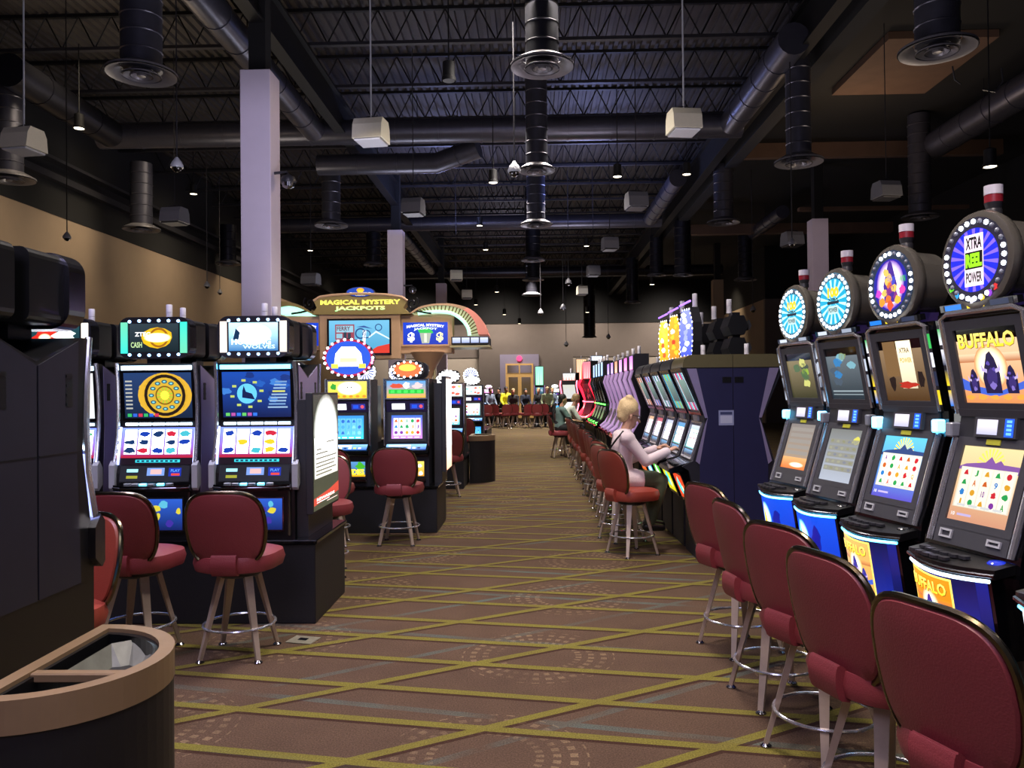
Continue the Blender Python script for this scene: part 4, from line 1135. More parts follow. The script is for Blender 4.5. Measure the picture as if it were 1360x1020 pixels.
duct('air_duct', [(8.2, 26.2, DUZ), (8.2, 30.2, DUZ)], .22, 'ductlit', 'short bright duct end beyond the hanging speakers')
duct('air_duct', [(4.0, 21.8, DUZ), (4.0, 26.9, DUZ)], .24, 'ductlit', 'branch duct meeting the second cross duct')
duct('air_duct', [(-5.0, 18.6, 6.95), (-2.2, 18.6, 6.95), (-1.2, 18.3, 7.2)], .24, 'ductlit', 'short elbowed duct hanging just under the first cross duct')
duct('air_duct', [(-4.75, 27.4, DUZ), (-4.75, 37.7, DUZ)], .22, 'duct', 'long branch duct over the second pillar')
# drops with round diffusers  (px, py of the disc, depth, disc radius, pipe radius, top)
drops = [(188, 99, 10.8, .47, .27, 8.7, 'wide round diffuser on a thick pipe, hanging closest to the lavender pillar top'),
         (720, 89, 10.6, .43, .22, 8.7, 'thick ribbed pipe with wide round diffuser hanging over the middle of the aisle'),
         (1245, 67, 10.1, .46, .26, 8.7, 'thick pipe with wide round diffuser above the largest round machine topper'),
         (188, 305, 19.6, .45, .26, DUZ, 'ribbed pipe and diffuser dropping from the end of the first cross duct'),
         (713, 227, 15.4, .36, .21, 8.6, 'second round diffuser of the line over the aisle'),
         (1061, 216, 14.0, .42, .21, DUZ+.05, 'elbowed pipe and diffuser above the dark hexagonal toppers'),
         (440, 300, 19.8, .42, .23, DUZ, 'ribbed pipe and diffuser above the jackpots sign'),
         (712, 299, 21.5, .44, .25, 8.6, 'third round diffuser of the line over the aisle'),
         (961, 296, 21.0, .43, .25, DUZ+.1, 'ribbed pipe and diffuser to one side of the white aisle speaker'),
         (1222, 289, 19.3, .42, .25, 8.1, 'olive tinted pipe and diffuser behind the round machine toppers'),
         (12, 238, 14.5, .45, .24, DUZ, 'dim pipe and diffuser in front of the tan side wall'),
         (303, 351, 27, .42, .27, DUZ, 'dark pipe and diffuser beside the lavender pillar shaft'),
         (496, 352, 27.4, .34, .25, DUZ, 'black elbowed pipe between the two nearest pale pillars'),
         (907, 366, 27.4, .34, .28, DUZ, 'black elbowed pipe and diffuser left of the hexagonal toppers'.replace('left of', 'beyond')),
         (708, 346, 27.5, .42, .26, 8.6, 'fourth round diffuser of the line over the aisle'),
         (708, 372, 32, .44, .26, 8.6, 'fifth round diffuser of the line over the aisle'),
         (706, 392, 37, .46, .27, 8.6, 'sixth round diffuser of the line over the aisle'),
         (990, 372, 30, .42, .26, DUZ, 'distant pipe and diffuser in front of the far tan wall'),
         (872, 366, 30, .36, .25, DUZ, 'small distant black pipe above the lit vertical toppers'),
         (840, 402, 35, .36, .27, DUZ, 'tiny black pipe and diffuser far beyond the lit vertical toppers'),
         (783, 448, 44, .40, .32, DUZ, 'black pipe in front of the end wall beside the double doors')]
for (px, py, Y, dr_, pr_, top, lb) in drops:
    p = at(px, py, Y)
    t = thing('diffuser_pipe', lb, 'duct', p, 0, 'round ceiling diffusers')
    bm = BM(); L = top-p.z; prof = [(pr_, .06)]; k = max(3, int(L/.24))
    for i in range(1, k):
        z = .06+(L-.06)*i/k; prof += [(pr_, z-.012), (pr_+.012, z), (pr_, z+.012)]
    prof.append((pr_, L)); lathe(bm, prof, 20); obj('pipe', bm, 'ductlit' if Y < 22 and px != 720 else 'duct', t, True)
    bm = BM(); lathe(bm, [(dr_, .0), (dr_*.99, .03), (dr_*.62, .12), (dr_*.60, .11), (dr_*.78, .02), (dr_*.97, -.01)], 32, cap=False); dd = obj('diffuser_ring', bm, 'disc', t, True)
    for q in (.55, .32):
        bm = BM(); lathe(bm, [(dr_*q, -.03), (dr_*q, -.015), (dr_*q*.6, .05), (dr_*q*.58, .04), (dr_*q*.9, -.03)], 28, cap=False); obj('diffuser_cone', bm, 'disc', dd, True)
    bm = BM(); lathe(bm, [(.001, -.04), (dr_*.12, -.03), (dr_*.14, .03), (.001, .05)], 16); obj('diffuser_core', bm, 'disc', dd, True)

# hanging speakers
spk = [(32, 187, 10.4, .40, 'speaker', 'cream hanging speaker over the black box topper', 'top'),
       (493, 175, 10.6, .40, 'speaker', 'cream hanging speaker beside the lavender pillar', 'top'),
       (908, 162, 10.8, .39, 'speaker', 'white hanging speaker over the aisle machines', 'top'),
       (232, 287, 15, .40, 'speakerd', 'dim grey hanging speaker below the domed camera', ''),
       (549, 275, 15.2, .38, 'speakerd', 'grey hanging speaker above the jackpots sign panel', ''),
       (845, 267, 15, .37, 'speakerd', 'grey hanging speaker between the aisle diffusers and the white speaker', ''),
       (1177, 253, 14.5, .38, 'speakerd', 'dark speaker hanging behind the round toppers', ''),
       (1052, 318, 17.5, .38, 'speakerd', 'speaker hanging near the pinkish pillar', ''),
       (810, 324, 19.5, .36, 'speakerd', 'small grey speaker past the second cross duct', ''),
       (606, 366, 24, .36, 'speaker', 'small distant cream speaker above the sign end', ''),
       (620, 391, 28, .36, 'speaker', 'tiny cream speaker, lower of two above the sign end', ''),
       (773, 386, 28, .34, 'speaker', 'tiny cream speaker over the far aisle machines', ''),
       (788, 360, 24, .36, 'speakerd', 'tiny dark speaker over the far aisle machines', ''),
       (413, 371, 21, .42, 'speakerd', 'dim speaker over the arched sign wing beside the pillar', '')]
s0 = None
for (px, py, Y, w, m_, lb, _) in spk:
    p = at(px, py, Y); t = thing('hanging_speaker', lb, 'speaker', p, R(-8 if px < 600 else 8), 'hanging ceiling speakers')
    bm = BM(); poly_prism(bm, [(-.20, -.13), (.19, -.13), (.17, .06), (.12, .15), (-.12, .15), (-.17, .06)], lambda u, v, d: Vector((d, u, v)), -w/2, w/2); obj('speaker_box', bm, m_, t)
    bm = BM(); box(bm, -w/2+.02, w/2-.02, -.185, .175, -.16, -.131, .01, 1); obj('speaker_grille', bm, 'dgrey' if Y > 12 else 'lgrey', t)
    bm = BM(); tube(bm, [(0, 0, .19), (0, 0, 8.2-p.z)], .012 if Y < 12 else .009, 6); rd = obj('hanger_rod', bm, 'lgrey' if Y < 12 else 'joistlit', t)  # near rods lighter, the light on them put into the colour
    bm = BM(); tube(bm, [(-w/2+.03, 0, .13), (-w/2+.05, 0, .18), (0, 0, .21), (w/2-.05, 0, .18), (w/2-.03, 0, .13)], .01, 6); obj('yoke', bm, 'joistlit', t)

# dome cameras on rods
cams = [(235, 222, 11.5, .085, 'domed security camera on a rod above the dim grey speaker'), (683, 228, 11, .085, 'domed security camera on a rod beside the aisle diffusers'),
        (89, 316, 13, .06, 'small domed camera on a rod in front of the tan side wall'), (275, 380, 19, .07, 'small domed camera hanging low before the tan wall near the pillar'),
        (292, 389, 24, .07, 'smallest domed camera hanging next to the pillar before the tan wall'), (1052, 324, 13.5, .06, 'round camera hanging on a thin rod near the pinkish pillar'),
        (755, 376, 24, .09, 'small domed camera over the far aisle'), (748, 410, 28, .1, 'tiny domed camera over the far end of the aisle'), (718, 416, 30, .1, 'tiny domed camera close to the line of aisle diffusers'),
        (1000, 412, 24, .08, 'small domed camera before the far tan wall'), (752, 458, 33, .09, 'low hanging dome in front of the end wall near the doors'), (808, 448, 33, .09, 'low hanging dome in front of the end wall over the mauve machines')]
for px, py, Y, r, lb in cams:
    p = at(px, py, Y); t = thing('dome_camera', lb, 'camera', p, 0, 'hanging dome cameras')
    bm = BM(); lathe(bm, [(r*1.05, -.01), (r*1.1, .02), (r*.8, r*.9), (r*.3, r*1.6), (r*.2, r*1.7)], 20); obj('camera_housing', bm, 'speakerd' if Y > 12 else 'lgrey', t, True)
    bm = BM(); lathe(bm, [(r*.85, -.01), (r*.75, -r*.5), (r*.4, -r*.8), (.002, -r*.9)], 20); obj('dome', bm, 'gloss', t, True)
    bm = BM(); tube(bm, [(0, 0, r*1.6), (0, 0, 8.2-p.z)], .010, 6); obj('hanger_rod', bm, 'joistlit' if px > 150 else 'joist', t)
# bracket cameras on pillars
for (px, py, Y, lb, xo) in ((383, 243, 12.1, 'domed camera on a bracket fixed to the lavender pillar', -.30), (548, 386, 24.1, 'small domed camera on a bracket fixed to the second pillar', -.35)):
    p = at(px, py, Y); t = thing('bracket_camera', lb, 'camera', p)
    bm = BM(); lathe(bm, [(.11, 0), (.12, .03), (.1, .09), (.03, .13)], 20); obj('camera_housing', bm, 'dgrey', t, True)
    bm = BM(); lathe(bm, [(.1, -.0), (.085, -.06), (.04, -.09), (.002, -.1)], 20); obj('dome', bm, 'chromed', t, True)
    bm = BM(); tube(bm, [(0, 0, .12), (-.02, 0, .17), (xo+.06, 0, .15)], .022, 8); box(bm, xo+.04, xo+.07, -.05, .05, .05, .22); obj('bracket', bm, 'dgrey', t)

# small pendant can lamps
cans = [(105, 171, 14.5, 1), (257, 258, 21, 1), (655, 243, 16.5, 1), (820, 235, 17, 1), (637, 300, 24, 1), (700, 300, 24, 0), (645, 332, 28, 1), (779, 327, 28, 1), (596, 108, 11, 0), (412, 333, 27, 1), (1315, 222, 12, 1), (660, 388, 33, 1), (670, 418, 38, 1), (780, 415, 36, 1), (912, 232, 18, 1), (632, 405, 36, 1), (690, 430, 40, 1), (866, 378, 30, 1)]
for i, (px, py, Y, lit) in enumerate(cans):
    p = at(px, py, Y)
    lb = ['white can lamp beside the cream speaker over the black topper', 'small can lamp by the dim grey speaker', 'lit can lamp under the first cross duct', 'lit can lamp by the white speaker side of the aisle', 'can lamp just above the second cross duct', 'dim can lamp next to the aisle diffusers', 'small lamp below the second cross duct', 'small lamp past the aisle diffusers', 'dark can lamp high over the jackpots sign', 'lamp low beside the ribbed pipe over the sign', 'pale lamp above the largest round topper', 'tiny lamp over the sign end', 'tiny lamp low over the far end of the hall', 'tiny lamp above the mauve machines', 'tiny lamp beside the black elbowed pipe', 'tiny lamp above the arched sign end', 'tiny lamp before the end wall', 'tiny lamp above the lit vertical toppers'][i]
    t = thing('can_lamp', lb, 'lamp', p, 0, 'ceiling can lamps')
    bm = BM(); lathe(bm, [(.10, 0), (.10, .05), (.085, .06), (.085, .26), (.03, .29)], 16, cap=False); obj('lamp_can', bm, 'joist', t, True)
    bm = BM(); lathe(bm, [(.085, .005), (.085, .03)], 16); obj('lamp_face', bm, 'lamp' if lit else 'dgrey', t)
    bm = BM(); tube(bm, [(0, 0, .28), (0, 0, 8.1-p.z)], .010, 5); obj('hanger_rod', bm, 'joist', t)
# a cable loop by the far duct
bm = BM(); a = at(1265, 88, 12); tube(bm, [a+Vector((0, 0, 0)), a+Vector((.03, 0, -.2)), a+Vector((.12, 0, -.27))], .012, 6); o = obj('hanging_cable', bm, 'dgrey', None, True); tag(o, 'loose cable end hanging under the wide diffuser over the round topper', 'cable')
bm = BM(); a = at(1330, 90, 12); tube(bm, [a, a+Vector((.02, 0, -.2)), a+Vector((-.1, 0, -.36)), a+Vector((-.28, 0, -.32))], .012, 6); o = obj('hanging_cable', bm, 'dgrey', None, True); tag(o, 'looped cable hanging above the thick duct end', 'cable')

# ================================================================== BANK A (reel machines on pedestal, end with advert panel)
def pedestal(x0, x1, y0, y1, h, label, loc=(0, 0, 0), corner=True):
    t = thing('machine_pedestal', label, 'pedestal', loc)
    bm = BM(); box(bm, x0, x1, y0, y1, 0, h-.03, .006, 1); obj('plinth', bm, 'pedestal', t)
    bm = BM(); box(bm, x0-.01, x1+.015, y0-.012, y1+.012, h-.03, h, .006, 1); obj('plinth_top', bm, 'gloss', t)
    return t
HA = .58
pedestal(-4.45, -1.52, 5.5, 6.36, HA, 'long black pedestal under the machines with round-cornered lit toppers')
def top_yellow(p, x0, y0, x1, y1):
    p.rect(x0, y0, x1, y1, S('102428', 1), S('304048', 1)); p.up(); p.blob(x0+.2, 0, .11, S('e0b010', 1.3), .075, .1); p.up(); p.ring(x0+.21, 0, .055, .07, S('a86a10', 1)); p.up(); p.glow(x0+.2, .0, .1, S('fffbe0', 3.5), S('f0d020', 1.4), .035); p.up(); p.text('ZTEC', x0+.04, .01, x0+.15, .04, S('ffffff', 1.8)); p.text('CASH', x0+.01, -.07, x0+.09, -.03, S('c0e0a0', 1.2))
def top_white(p, x0, y0, x1, y1):
    p.rect(x0, y0, x1, y1, S('3878b8', 1.2), S('b8e8f8', 1.8)); p.up(); p.glow(x0+.17, .02, .14, S('ffffff', 4), S('a0e0f8', 1.6), .08); p.up()
    p.poly([(x0+.03, -.02), (x0+.07, -.02), (x0+.08, .03), (x0+.05, .06), (x0+.04, .02)], S('103860', .8)); p.text('HOWLING', x0+.02, -.055, x1-.05, -.015, S('ffffff', 3)); p.text('WOLVES', x0+.1, -.085, x1-.02, -.058, S('c0e8ff', 2))
def top_red(p, x0, y0, x1, y1):
    p.rect(x0, y0, x1, y1, S('102830', 1), S('205058', 1)); p.up(); p.blob(x0+.12, 0, .11, S('d02818', 1.4), .07); p.blob(x0+.24, .02, .08, S('e8f8f0', 2), .04); p.up(); p.glow(x0+.1, 0, .05, S('fff0c0', 3), S('e04020', 1.2), .04)
mA2 = reel_machine('slot machine with blue moon artwork, closest to the lit advert panel', (-1.97, 5.6, HA), 0, art_wolf, top_white, ('fff0e0', 'ffe8d8'), 'round-cornered topper machines', strip='neonc')
mA1 = reel_machine('slot machine with golden calendar wheel artwork', (-2.68, 5.6, HA), 0, art_aztec, top_yellow, ('30c8b8', '70d8b0'), 'round-cornered topper machines', strip='neonw')
mA0 = reel_machine('slot machine with red topper art, partly hidden by the black cabinet', (-3.39, 5.6, HA), 0, lambda p, *a: art_abstract(p, *a, ('e0e4e8', 'f0f0f0', 'c03030', '3070c0', '40a080'), 1.2, 10, rnd=4), top_red, ('fff8e8', 'fff0e0'), 'round-cornered topper machines', strip='neonw', reelcol=('ffffff', 4.5))
for i, (src, x) in enumerate(((mA2, -1.97), (mA1, -2.68), (mA0, -3.39))):
    dup(src, ['machine back to back with the blue moon one, only its dark topper housing showing', 'machine back to back with the golden wheel one, dark topper housing showing', 'machine back to back with the red topper one, dark housing showing'][i], (x, 6.27, HA), PI, 'round-cornered topper machines seen from behind')
# advert light panel
def advert(label, loc, w, h, plain=False):
    t = thing('advert_panel', label, 'advert', loc)
    bm = BM(); box(bm, -.05, .0, -w/2, w/2, 0, h, .004, 1); obj('panel_case', bm, 'dgrey', t)
    F = Frame((.0, 0, 0), (0, 1, 0), (0, 0, 1)); p = Pic()
    p.rect(-w/2+.015, .015, w/2-.015, h-.015, S('5a5f4a', .7), S('4a4f48', .7)); p.up()
    p.glow(0, h*.66, w*.48, S('ffffff', 3.2), S('6a7058', .8), h*.33, k=.5); p.up(); p.blob(0, h*.68, w*.34, S('ffffff', 3), h*.2, .12); p.up()
    if plain:
        p.rect(-w/2+.03, .02, w/2-.03, h-.03, S('ffb090', 2), S('fffaf0', 3.2)); p.up(); p.rect(-w/2+.03, .25*h, w/2-.03, h*.8, S('ffffff', 3.5), S('fff8e8', 3.2))
    else:
        p.rect(-w/2+.04, h*.28, w/2-.04, h*.62, S('e8e8d8', 1.3), S('ffffff', 2.6)); p.up()
        for q, (a, b, c) in enumerate(((.565, .5, .8), (.515, .12, .3), (.48, .1, .55), (.44, .1, .9), (.40, .1, .85), (.37, .1, .8), (.335, .1, .88), (.305, .1, .7))):
            p.rect(-w/2+w*b, h*a, -w/2+w*c, h*(a+.012), S('8a8674', .9))
        p.poly([(-w/2+.015, h*.06), (w/2-.015, h*.10), (w/2-.015, h*.19), (w*.1, h*.15), (-w/2+.015, h*.12)], S('c84838', 1.3)); p.up()
        p.text('REWARDS', -w*.38, h*.09, w*.3, h*.115, S('ffe8e0', 2.5)); p.rect(-w*.38, h*.075, w*.1, h*.08, S('ffffff', 2)); p.rect(-w*.0, h*.055, w*.42, h*.06, S('ffe0d8', 1.6))
    p.build('advert_face', F, parent=t)
    return t
advert('tall glowing advert panel with red swoosh on the pedestal end', (-1.56, 5.97, .74), .74, .86)
bm = BM(); box(bm, -1.68, -1.60, 5.62, 6.3, HA+.001, 1.55); o = obj('panel_stand', bm, 'dgrey'); tag(o, 'dark mounting box behind the glowing advert panel with red swoosh', 'stand')

make_stool('bar_stool', 'burgundy stool in front of the blue moon machine', (-1.82, 4.88, 0), R(0), group='stools at the round-cornered topper machines')
make_stool('bar_stool', 'burgundy stool in front of the golden wheel machine', (-2.45, 4.88, 0), R(-3), group='stools at the round-cornered topper machines')
make_stool('bar_stool', 'pink lit stool behind the advert panel with red swoosh', (-1.86, 7.0, 0), PI+R(12), 'vinyl', group='stools behind the first pedestal')

# ================================================================== foreground bank F (seen from its side)
XF = -2.03
mF = reel_machine('dark cabinet facing away with black box topper, next to the wooden rim bin', (XF, 3.10, HA), PI, art_aztec, top_red)
mF2 = reel_machine('dark cabinet back to back with the one by the bin, mostly outside the frame', (XF, 2.42, HA), 0, art_wolf, top_white)
for m_ in (mF, mF2):
    for ch in list(m_.children):
        if ch.name.startswith('side_panel'):
            ch.data = ch.data.copy(); ch.data.materials.clear(); ch.data.materials.append(M['slate'])
            for g in ch.children: g.location.z = -3 if False else 0; g.scale = (1, 1, 1)
            sx_ = 1 if sum(v.co.x for v in ch.data.vertices) > 0 else -1
            bm = BM(); box(bm, sx_*.289, sx_*.2905, .08, .333, .80, .806); obj('panel_seam', bm, 'black', ch)
        if ch.name.startswith('speaker_ear'): ch.data = ch.data.copy(); ch.data.materials.clear(); ch.data.materials.append(M['chromed'])
pedestal(-4.6, -1.72, 2.30, 3.2, HA, 'black pedestal beneath the dark side-on cabinets by the bin')
make_stool('bar_stool', 'stool with orange lit cushion tucked behind the dark side-on cabinet', (-2.24, 3.58, 0), R(160), 'vinyl2')

# ================================================================== trash bins
def bin_(label, loc, s=1.0):
    t = thing('trash_bin', label, 'bin', loc)
    r = .34; H = .82
    def D(rr, x0, n=26): return [(x0, -rr)] + [(x0+.03+(rr)*math.cos(R(-90+180*i/n)), rr*math.sin(R(-90+180*i/n))) for i in range(n+1)] + [(x0, rr)]
    bm = BM(); prism_z(bm, D(r-.012, .01), 0, H-.09); obj('bin_body', bm, 'binbody', t)
    # rim: band with opening
    bm = BM(); o = D(r, 0); n = len(o)
    def inn(rr, x0): return [(x0, -rr)] + [(.03+(rr)*math.cos(R(-90+180*i/26)), rr*math.sin(R(-90+180*i/26))) for i in range(27)] + [(x0, rr)]
    q = inn(r-.045, .045)
    zs = (H-.09, H)
    vo = [[bm.verts.new((x, y, z)) for x, y in o] for z in zs]; vi = [[bm.verts.new((max(x, .045), y, z)) for x, y in q] for z in zs]
    for i in range(n):
        j = (i+1) % n
        bm.faces.new((vo[0][i], vo[0][j], vo[1][j], vo[1][i])); bm.faces.new((vi[0][i], vi[1][i], vi[1][j], vi[0][j]))
        bm.faces.new((vo[1][i], vo[1][j], vi[1][j], vi[1][i])); bm.faces.new((vo[0][i], vi[0][i], vi[0][j], vo[0][j]))
    obj('rim', bm, 'wood', t)
    bm = BM(); e_ = [(max(x, .046), y) for x, y in inn(r-.047, .046)]; g_ = [(max(x, .058), y*.97) for x, y in inn(r-.06, .058)]
    va = [[bm.verts.new((x, y, z)) for x, y in e_] for z in (H-.19, H-.012)]; vb = [[bm.verts.new((x, y, z)) for x, y in g_] for z in (H-.19, H-.012)]
    for i in range(n):
        j = (i+1) % n; bm.faces.new((va[1][i], va[1][j], vb[1][j], vb[1][i])); bm.faces.new((vb[0][i], vb[1][i], vb[1][j], vb[0][j])); bm.faces.new((va[0][i], va[0][j], va[1][j], va[1][i]))
    obj('inner_lip', bm, 'black', t)
    bm = BM(); box(bm, .045, .335, -.125, -.09, H-.03, H-.003, .004, 1); obj('divider_bar', bm, 'wood', t)
    bm = BM(); prism_z(bm, [(max(x, .055), y*.98) for x, y in inn(r-.06, .055)], H-.22, H-.2); obj('bin_interior', bm, 'black', t)
    # translucent tray
    bm = BM(); z0 = H-.02; A = [(.10, .21), (.15, .25), (.22, .235), (.28, .14), (.30, 0), (.295, -.088), (.10, -.088)]
    B = [(.13, .16), (.17, .17), (.2, .15), (.24, .1), (.25, 0), (.25, -.06), (.12, -.06)]
    va = [bm.verts.new((x, y, z0-.004)) for x, y in A]; vb = [bm.verts.new((x, y, H-.13)) for x, y in B]
    for i in range(7): j = (i+1) % 7; bm.faces.new((va[i], va[j], vb[j], vb[i]))
    bm.faces.new(vb); obj('liner', bm, 'liner', t)
    bm = BM(); prism_z(bm, [(.07, -.15), (.3, -.15), (.27, -.2), (.2, -.25), (.09, -.265)], H-.10, H-.09); obj('ash_tray', bm, 'purple', t)
    t.scale = (s, s, 1)
    return t
bin_('D-shaped bin with blond wooden rim and dark body, beside the dark side-on cabinet', (-1.47, 2.34, 0))
bin_('small distant D-shaped bin with wooden rim at the far pedestal end', (-1.13, 14.25, 0), 1.2)
# floor outlet plate
bm = BM(); box(bm, -.09, .09, -.07, .07, .001, .008, .003, 1); t = obj('floor_outlet', bm, 'paper', None, False, at(403, 846, 5.2)*1.0); t.location = (-1.5, 5.13, 0); t.rotation_euler = (0, 0, R(-14)); tag(t, 'square metal outlet plate set in the carpet by the black pedestal corner', 'outlet')
bm = BM(); box(bm, -.03, .03, -.02, .02, .008, .012, .001, 1); obj('outlet_lid', bm, 'chromed', t)

# ================================================================== BANK B (classic machines)
HB = .53
pedestal(-3.6, -1.10, 9.02, 9.95, HB, 'black pedestal under the two upright machines with coloured glass')
def art_dog(p, x0, y0, x1, y1):
    w, h = x1-x0, y1-y0; p.rect(x0, y0, x1, y1, S('f0c020', 1.3), S('f8e060', 1.5)); p.up(); p.glow(x0+w*.55, y0+h*.6, w*.33, S('fffdf0', 3), S('f8e060', 1.5), h*.42); p.blob(x0+w*.14, y0+h*.7, w*.07, S('30a030', 1.2), h*.2); p.up(); p.circle(x0+w*.5, y0+h*.65, w*.02, S('303020')); p.circle(x0+w*.6, y0+h*.65, w*.02, S('303020'))
    for i in range(6): p.circle(x0+w*(.08+.17*i), y0+h*.12, w*.05, S('e0901a', 1.2), h*.08, 8)
def art_fruit(p, x0, y0, x1, y1):
    w, h = x1-x0, y1-y0; p.rect(x0, y0, x1, y1, S('e8b020', 1.2), S('50a0e0', 1.2)); p.up(); p.rect(x0+w*.05, y0+h*.25, x1-w*.05, y0+h*.5, S('18b030', 1.4)); p.blob(x0+w*.25, y0+h*.7, w*.18, S('d04828', 1.3), h*.15); p.blob(x0+w*.5, y0+h*.75, w*.08, S('fff0e8', 2.4), h*.18); p.blob(x0+w*.8, y0+h*.72, w*.13, S('d8c0c0', 1.4), h*.17); p.up()
    for i in range(5): p.rect(x0+w*(.1+.17*i), y0+h*.3, x0+w*(.2+.17*i), y0+h*.45, S('40e050', 1.5))
def scr_cyan(p, *a): art_reels(p, *a, ('30c8f0', '3080d8'), 1.5, '60b8e8', 1.3, 5, 3, syms=('2060b8', '4098e0', '80e0ff'), rnd=3)
def scr_purp(p, *a): art_reels(p, *a, ('d088e8', '3068c8'), 1.3, 'e8f0ff', 1.7, 5, 3, rnd=5)
def bel_dog(p, x0, y0, x1, y1):
    w, h = x1-x0, y1-y0; p.rect(x0, y0, x1, y1, S('305890', 1), S('60a0d8', 1.1)); p.up(); p.blob(x0+w*.3, y0+h*.72, w*.22, S('f0f4ff', 1.8), h*.22); p.blob(x0+w*.85, y0+h*.7, w*.12, S('40a828', 1.3), h*.25); p.up(); p.circle(x0+w*.24, y0+h*.7, w*.025, S('102030')); p.circle(x0+w*.37, y0+h*.7, w*.025, S('102030')); p.rect(x0, y0, x1, y0+h*.12, S('f0b010', 1.3)); p.up(); p.text('OCEANDIES', x0+w*.03, y0+h*.12, x1-w*.03, y0+h*.5, S('f8e018', 1.9), .04)
def bel_gold(p, x0, y0, x1, y1): art_abstract(p, x0, y0, x1, y1, ('c08020', 'f0d060', 'fff0b0', '804010', 'ffffff'), 1.6, 9, rnd=8)
classic_machine('upright machine with yellow glass and large round bulb-edged topper', (-2.14, 9.15, HB), 0, art_dog, scr_cyan, bel_dog, True, group='upright machines on the second pedestal')
mB2 = classic_machine('upright machine with green and orange glass and small oval topper', (-1.46, 9.15, HB), 0, art_fruit, scr_purp, bel_gold, False, group='upright machines on the second pedestal')
dup(mB2, 'upright machine back to back with the green and orange glass one', (-1.46, 9.92+.0, HB), PI, 'upright machines seen from behind')
mB3 = classic_machine('upright machine on the second pedestal hidden behind the advert panel', (-2.84, 9.15, HB), 0, art_fruit, scr_cyan, bel_gold, False, ('f0f0ff', 'ffe080'))
advert('narrow bright orange-white advert panel at the second pedestal end', (-1.02, 9.6, .66), .62, 1.12, True)
bm = BM(); box(bm, -1.16, -1.072, 9.32, 9.85, HB+.001, 1.7); o = obj('panel_stand', bm, 'dgrey'); tag(o, 'dark mounting box behind the orange-white advert panel', 'stand')
make_stool('bar_stool', 'burgundy stool before the green and orange glass machine', (-1.43, 8.42, 0), R(-2), group='stools at the second pedestal')
make_stool('bar_stool', 'burgundy stool before the yellow glass machine, half behind the advert panel', (-2.16, 8.38, 0), R(8), group='stools at the second pedestal')

# ================================================================== BANK C and further banks on that side
pedestal(-3.6, -1.15, 13.05, 14.2, .52, 'black pedestal beside the distant wooden rim bin')
def art_cream(p, x0, y0, x1, y1): art_abstract(p, x0, y0, x1, y1, ('d8f0f0', 'f8fcff', 'e06050', '80d0d0', 'f0d080'), 1.5, 7, rnd=2)
def scr_cream(p, *a): art_reels(p, *a, ('60d0e0', 'e8f8f0'), 1.5, 'fffbe8', 2.2, 4, 3, rnd=6)
mC = classic_machine('upright machine with pale screens beside the distant bin', (-1.40, 13.15, .52), 0, art_cream, scr_cream, scr_cyan, False, ('ffffff', 'e8f0ff'), group='pale screened machines down the hall')
for i, (x, y, lb) in enumerate(((-2.08, 13.15, 'second pale screened machine in from the distant bin'), (-1.40, 18.2, 'pale screened machine in the row beyond the distant bin'), (-2.1, 18.2, 'second machine of the row beyond the distant bin'),
                                (-2.1, 14.14, 'back of a machine showing behind the pale screened pair'))):
    dup(mC, lb, (x, y, .52), PI if y == 14.14 else 0, 'pale screened machines down the hall')
pedestal(-3.6, -1.15, 18.1, 18.95, .52, 'black pedestal of the row beyond the distant bin')
# starburst topper machines
def burst(t):
    bm = BM(); lathe(bm, [(.2, 0), (.22, .02), (.22, .1)], 24, (0, .2, 1.52), 'y'); tp = obj('starburst_topper', bm, 'dgrey', t)
    p = Pic(); p.circle(0, 0, .19, S('8090d8', .9)); p.up(); p.rays(0, 0, .05, .21, 16, S('ffffff', 2), .55); p.up(); p.circle(0, 0, .06, S('ffffff', 3))
    for q in range(16): p.circle(.2*math.cos(q*PI/8), .2*math.sin(q*PI/8), .022, S('ffffff', 3), n=8)
    p.build('topper_face', Frame((0, .095, 1.52), (1, 0, 0), (0, 0, 1)), parent=tp)
mG = classic_machine('machine with white starburst topper beyond the distant bin', (-1.75, 22.3, .52), 0, art_cream, scr_cream, bel_gold, False, ('ffffff', 'ffffff'), group='starburst topper machines'); burst(mG)
dup(mG, 'machine with white starburst topper, further from the aisle', (-3.6, 17.0, .52), 0, 'starburst topper machines')
dup(mG, 'starburst machine showing between the oval toppers', (-3.1, 18.2, .52), 0, 'starburst topper machines')
dup(mG, 'most distant white starburst topper machine by the aisle end', (-2.6, 24.0, .52), 0, 'starburst topper machines')
pedestal(-3.2, -1.3, 22.2, 24.8, .52, 'black pedestal under the starburst topper machines')
mH = classic_machine('small distant machine with pink lights against the end wall, next to the doors', (-2.4, 43, .5), 0, lambda p, *a: art_abstract(p, *a, ('f080c0', 'ffd0f0', 'ffffff', '8060e0', '60d0ff'), 2, 8), scr_cyan, scr_cyan, False, ('ff80c0', 'ffffff'), group='far machines along the end wall')
kk = 0
for x in (-5.6, -4.8, -4.0, -3.2):
    dup(mH, 'small distant machine with pink lights, %s from the doors' % ordn([4, 3, 2, 1][kk]), (x, 43, .5), 0, 'far machines along the end wall'); kk += 1
for i in range(4): dup(mC, 'small distant pale machine against the end wall, %s past the doors' % ordn(i), (1.2+.8*i, 44, .5), 0, 'far pale machines past the doors')
pedestal(-6, -2, 42.9, 43.6, .5, 'low black base under the distant pink lit machines'); pedestal(.7, 4.2, 43.9, 44.7, .5, 'low black base under the distant pale machines past the doors')
make_stool('bar_stool', 'red stool beside the orange-white advert panel, in front of the pale screened machine', (-1.33, 12.2, 0), R(10), group='stools by the distant bin')
make_stool('bar_stool', 'red stool in the row just beyond the distant bin', (-1.45, 17.2, 0), R(-8), group='stools by the distant bin')

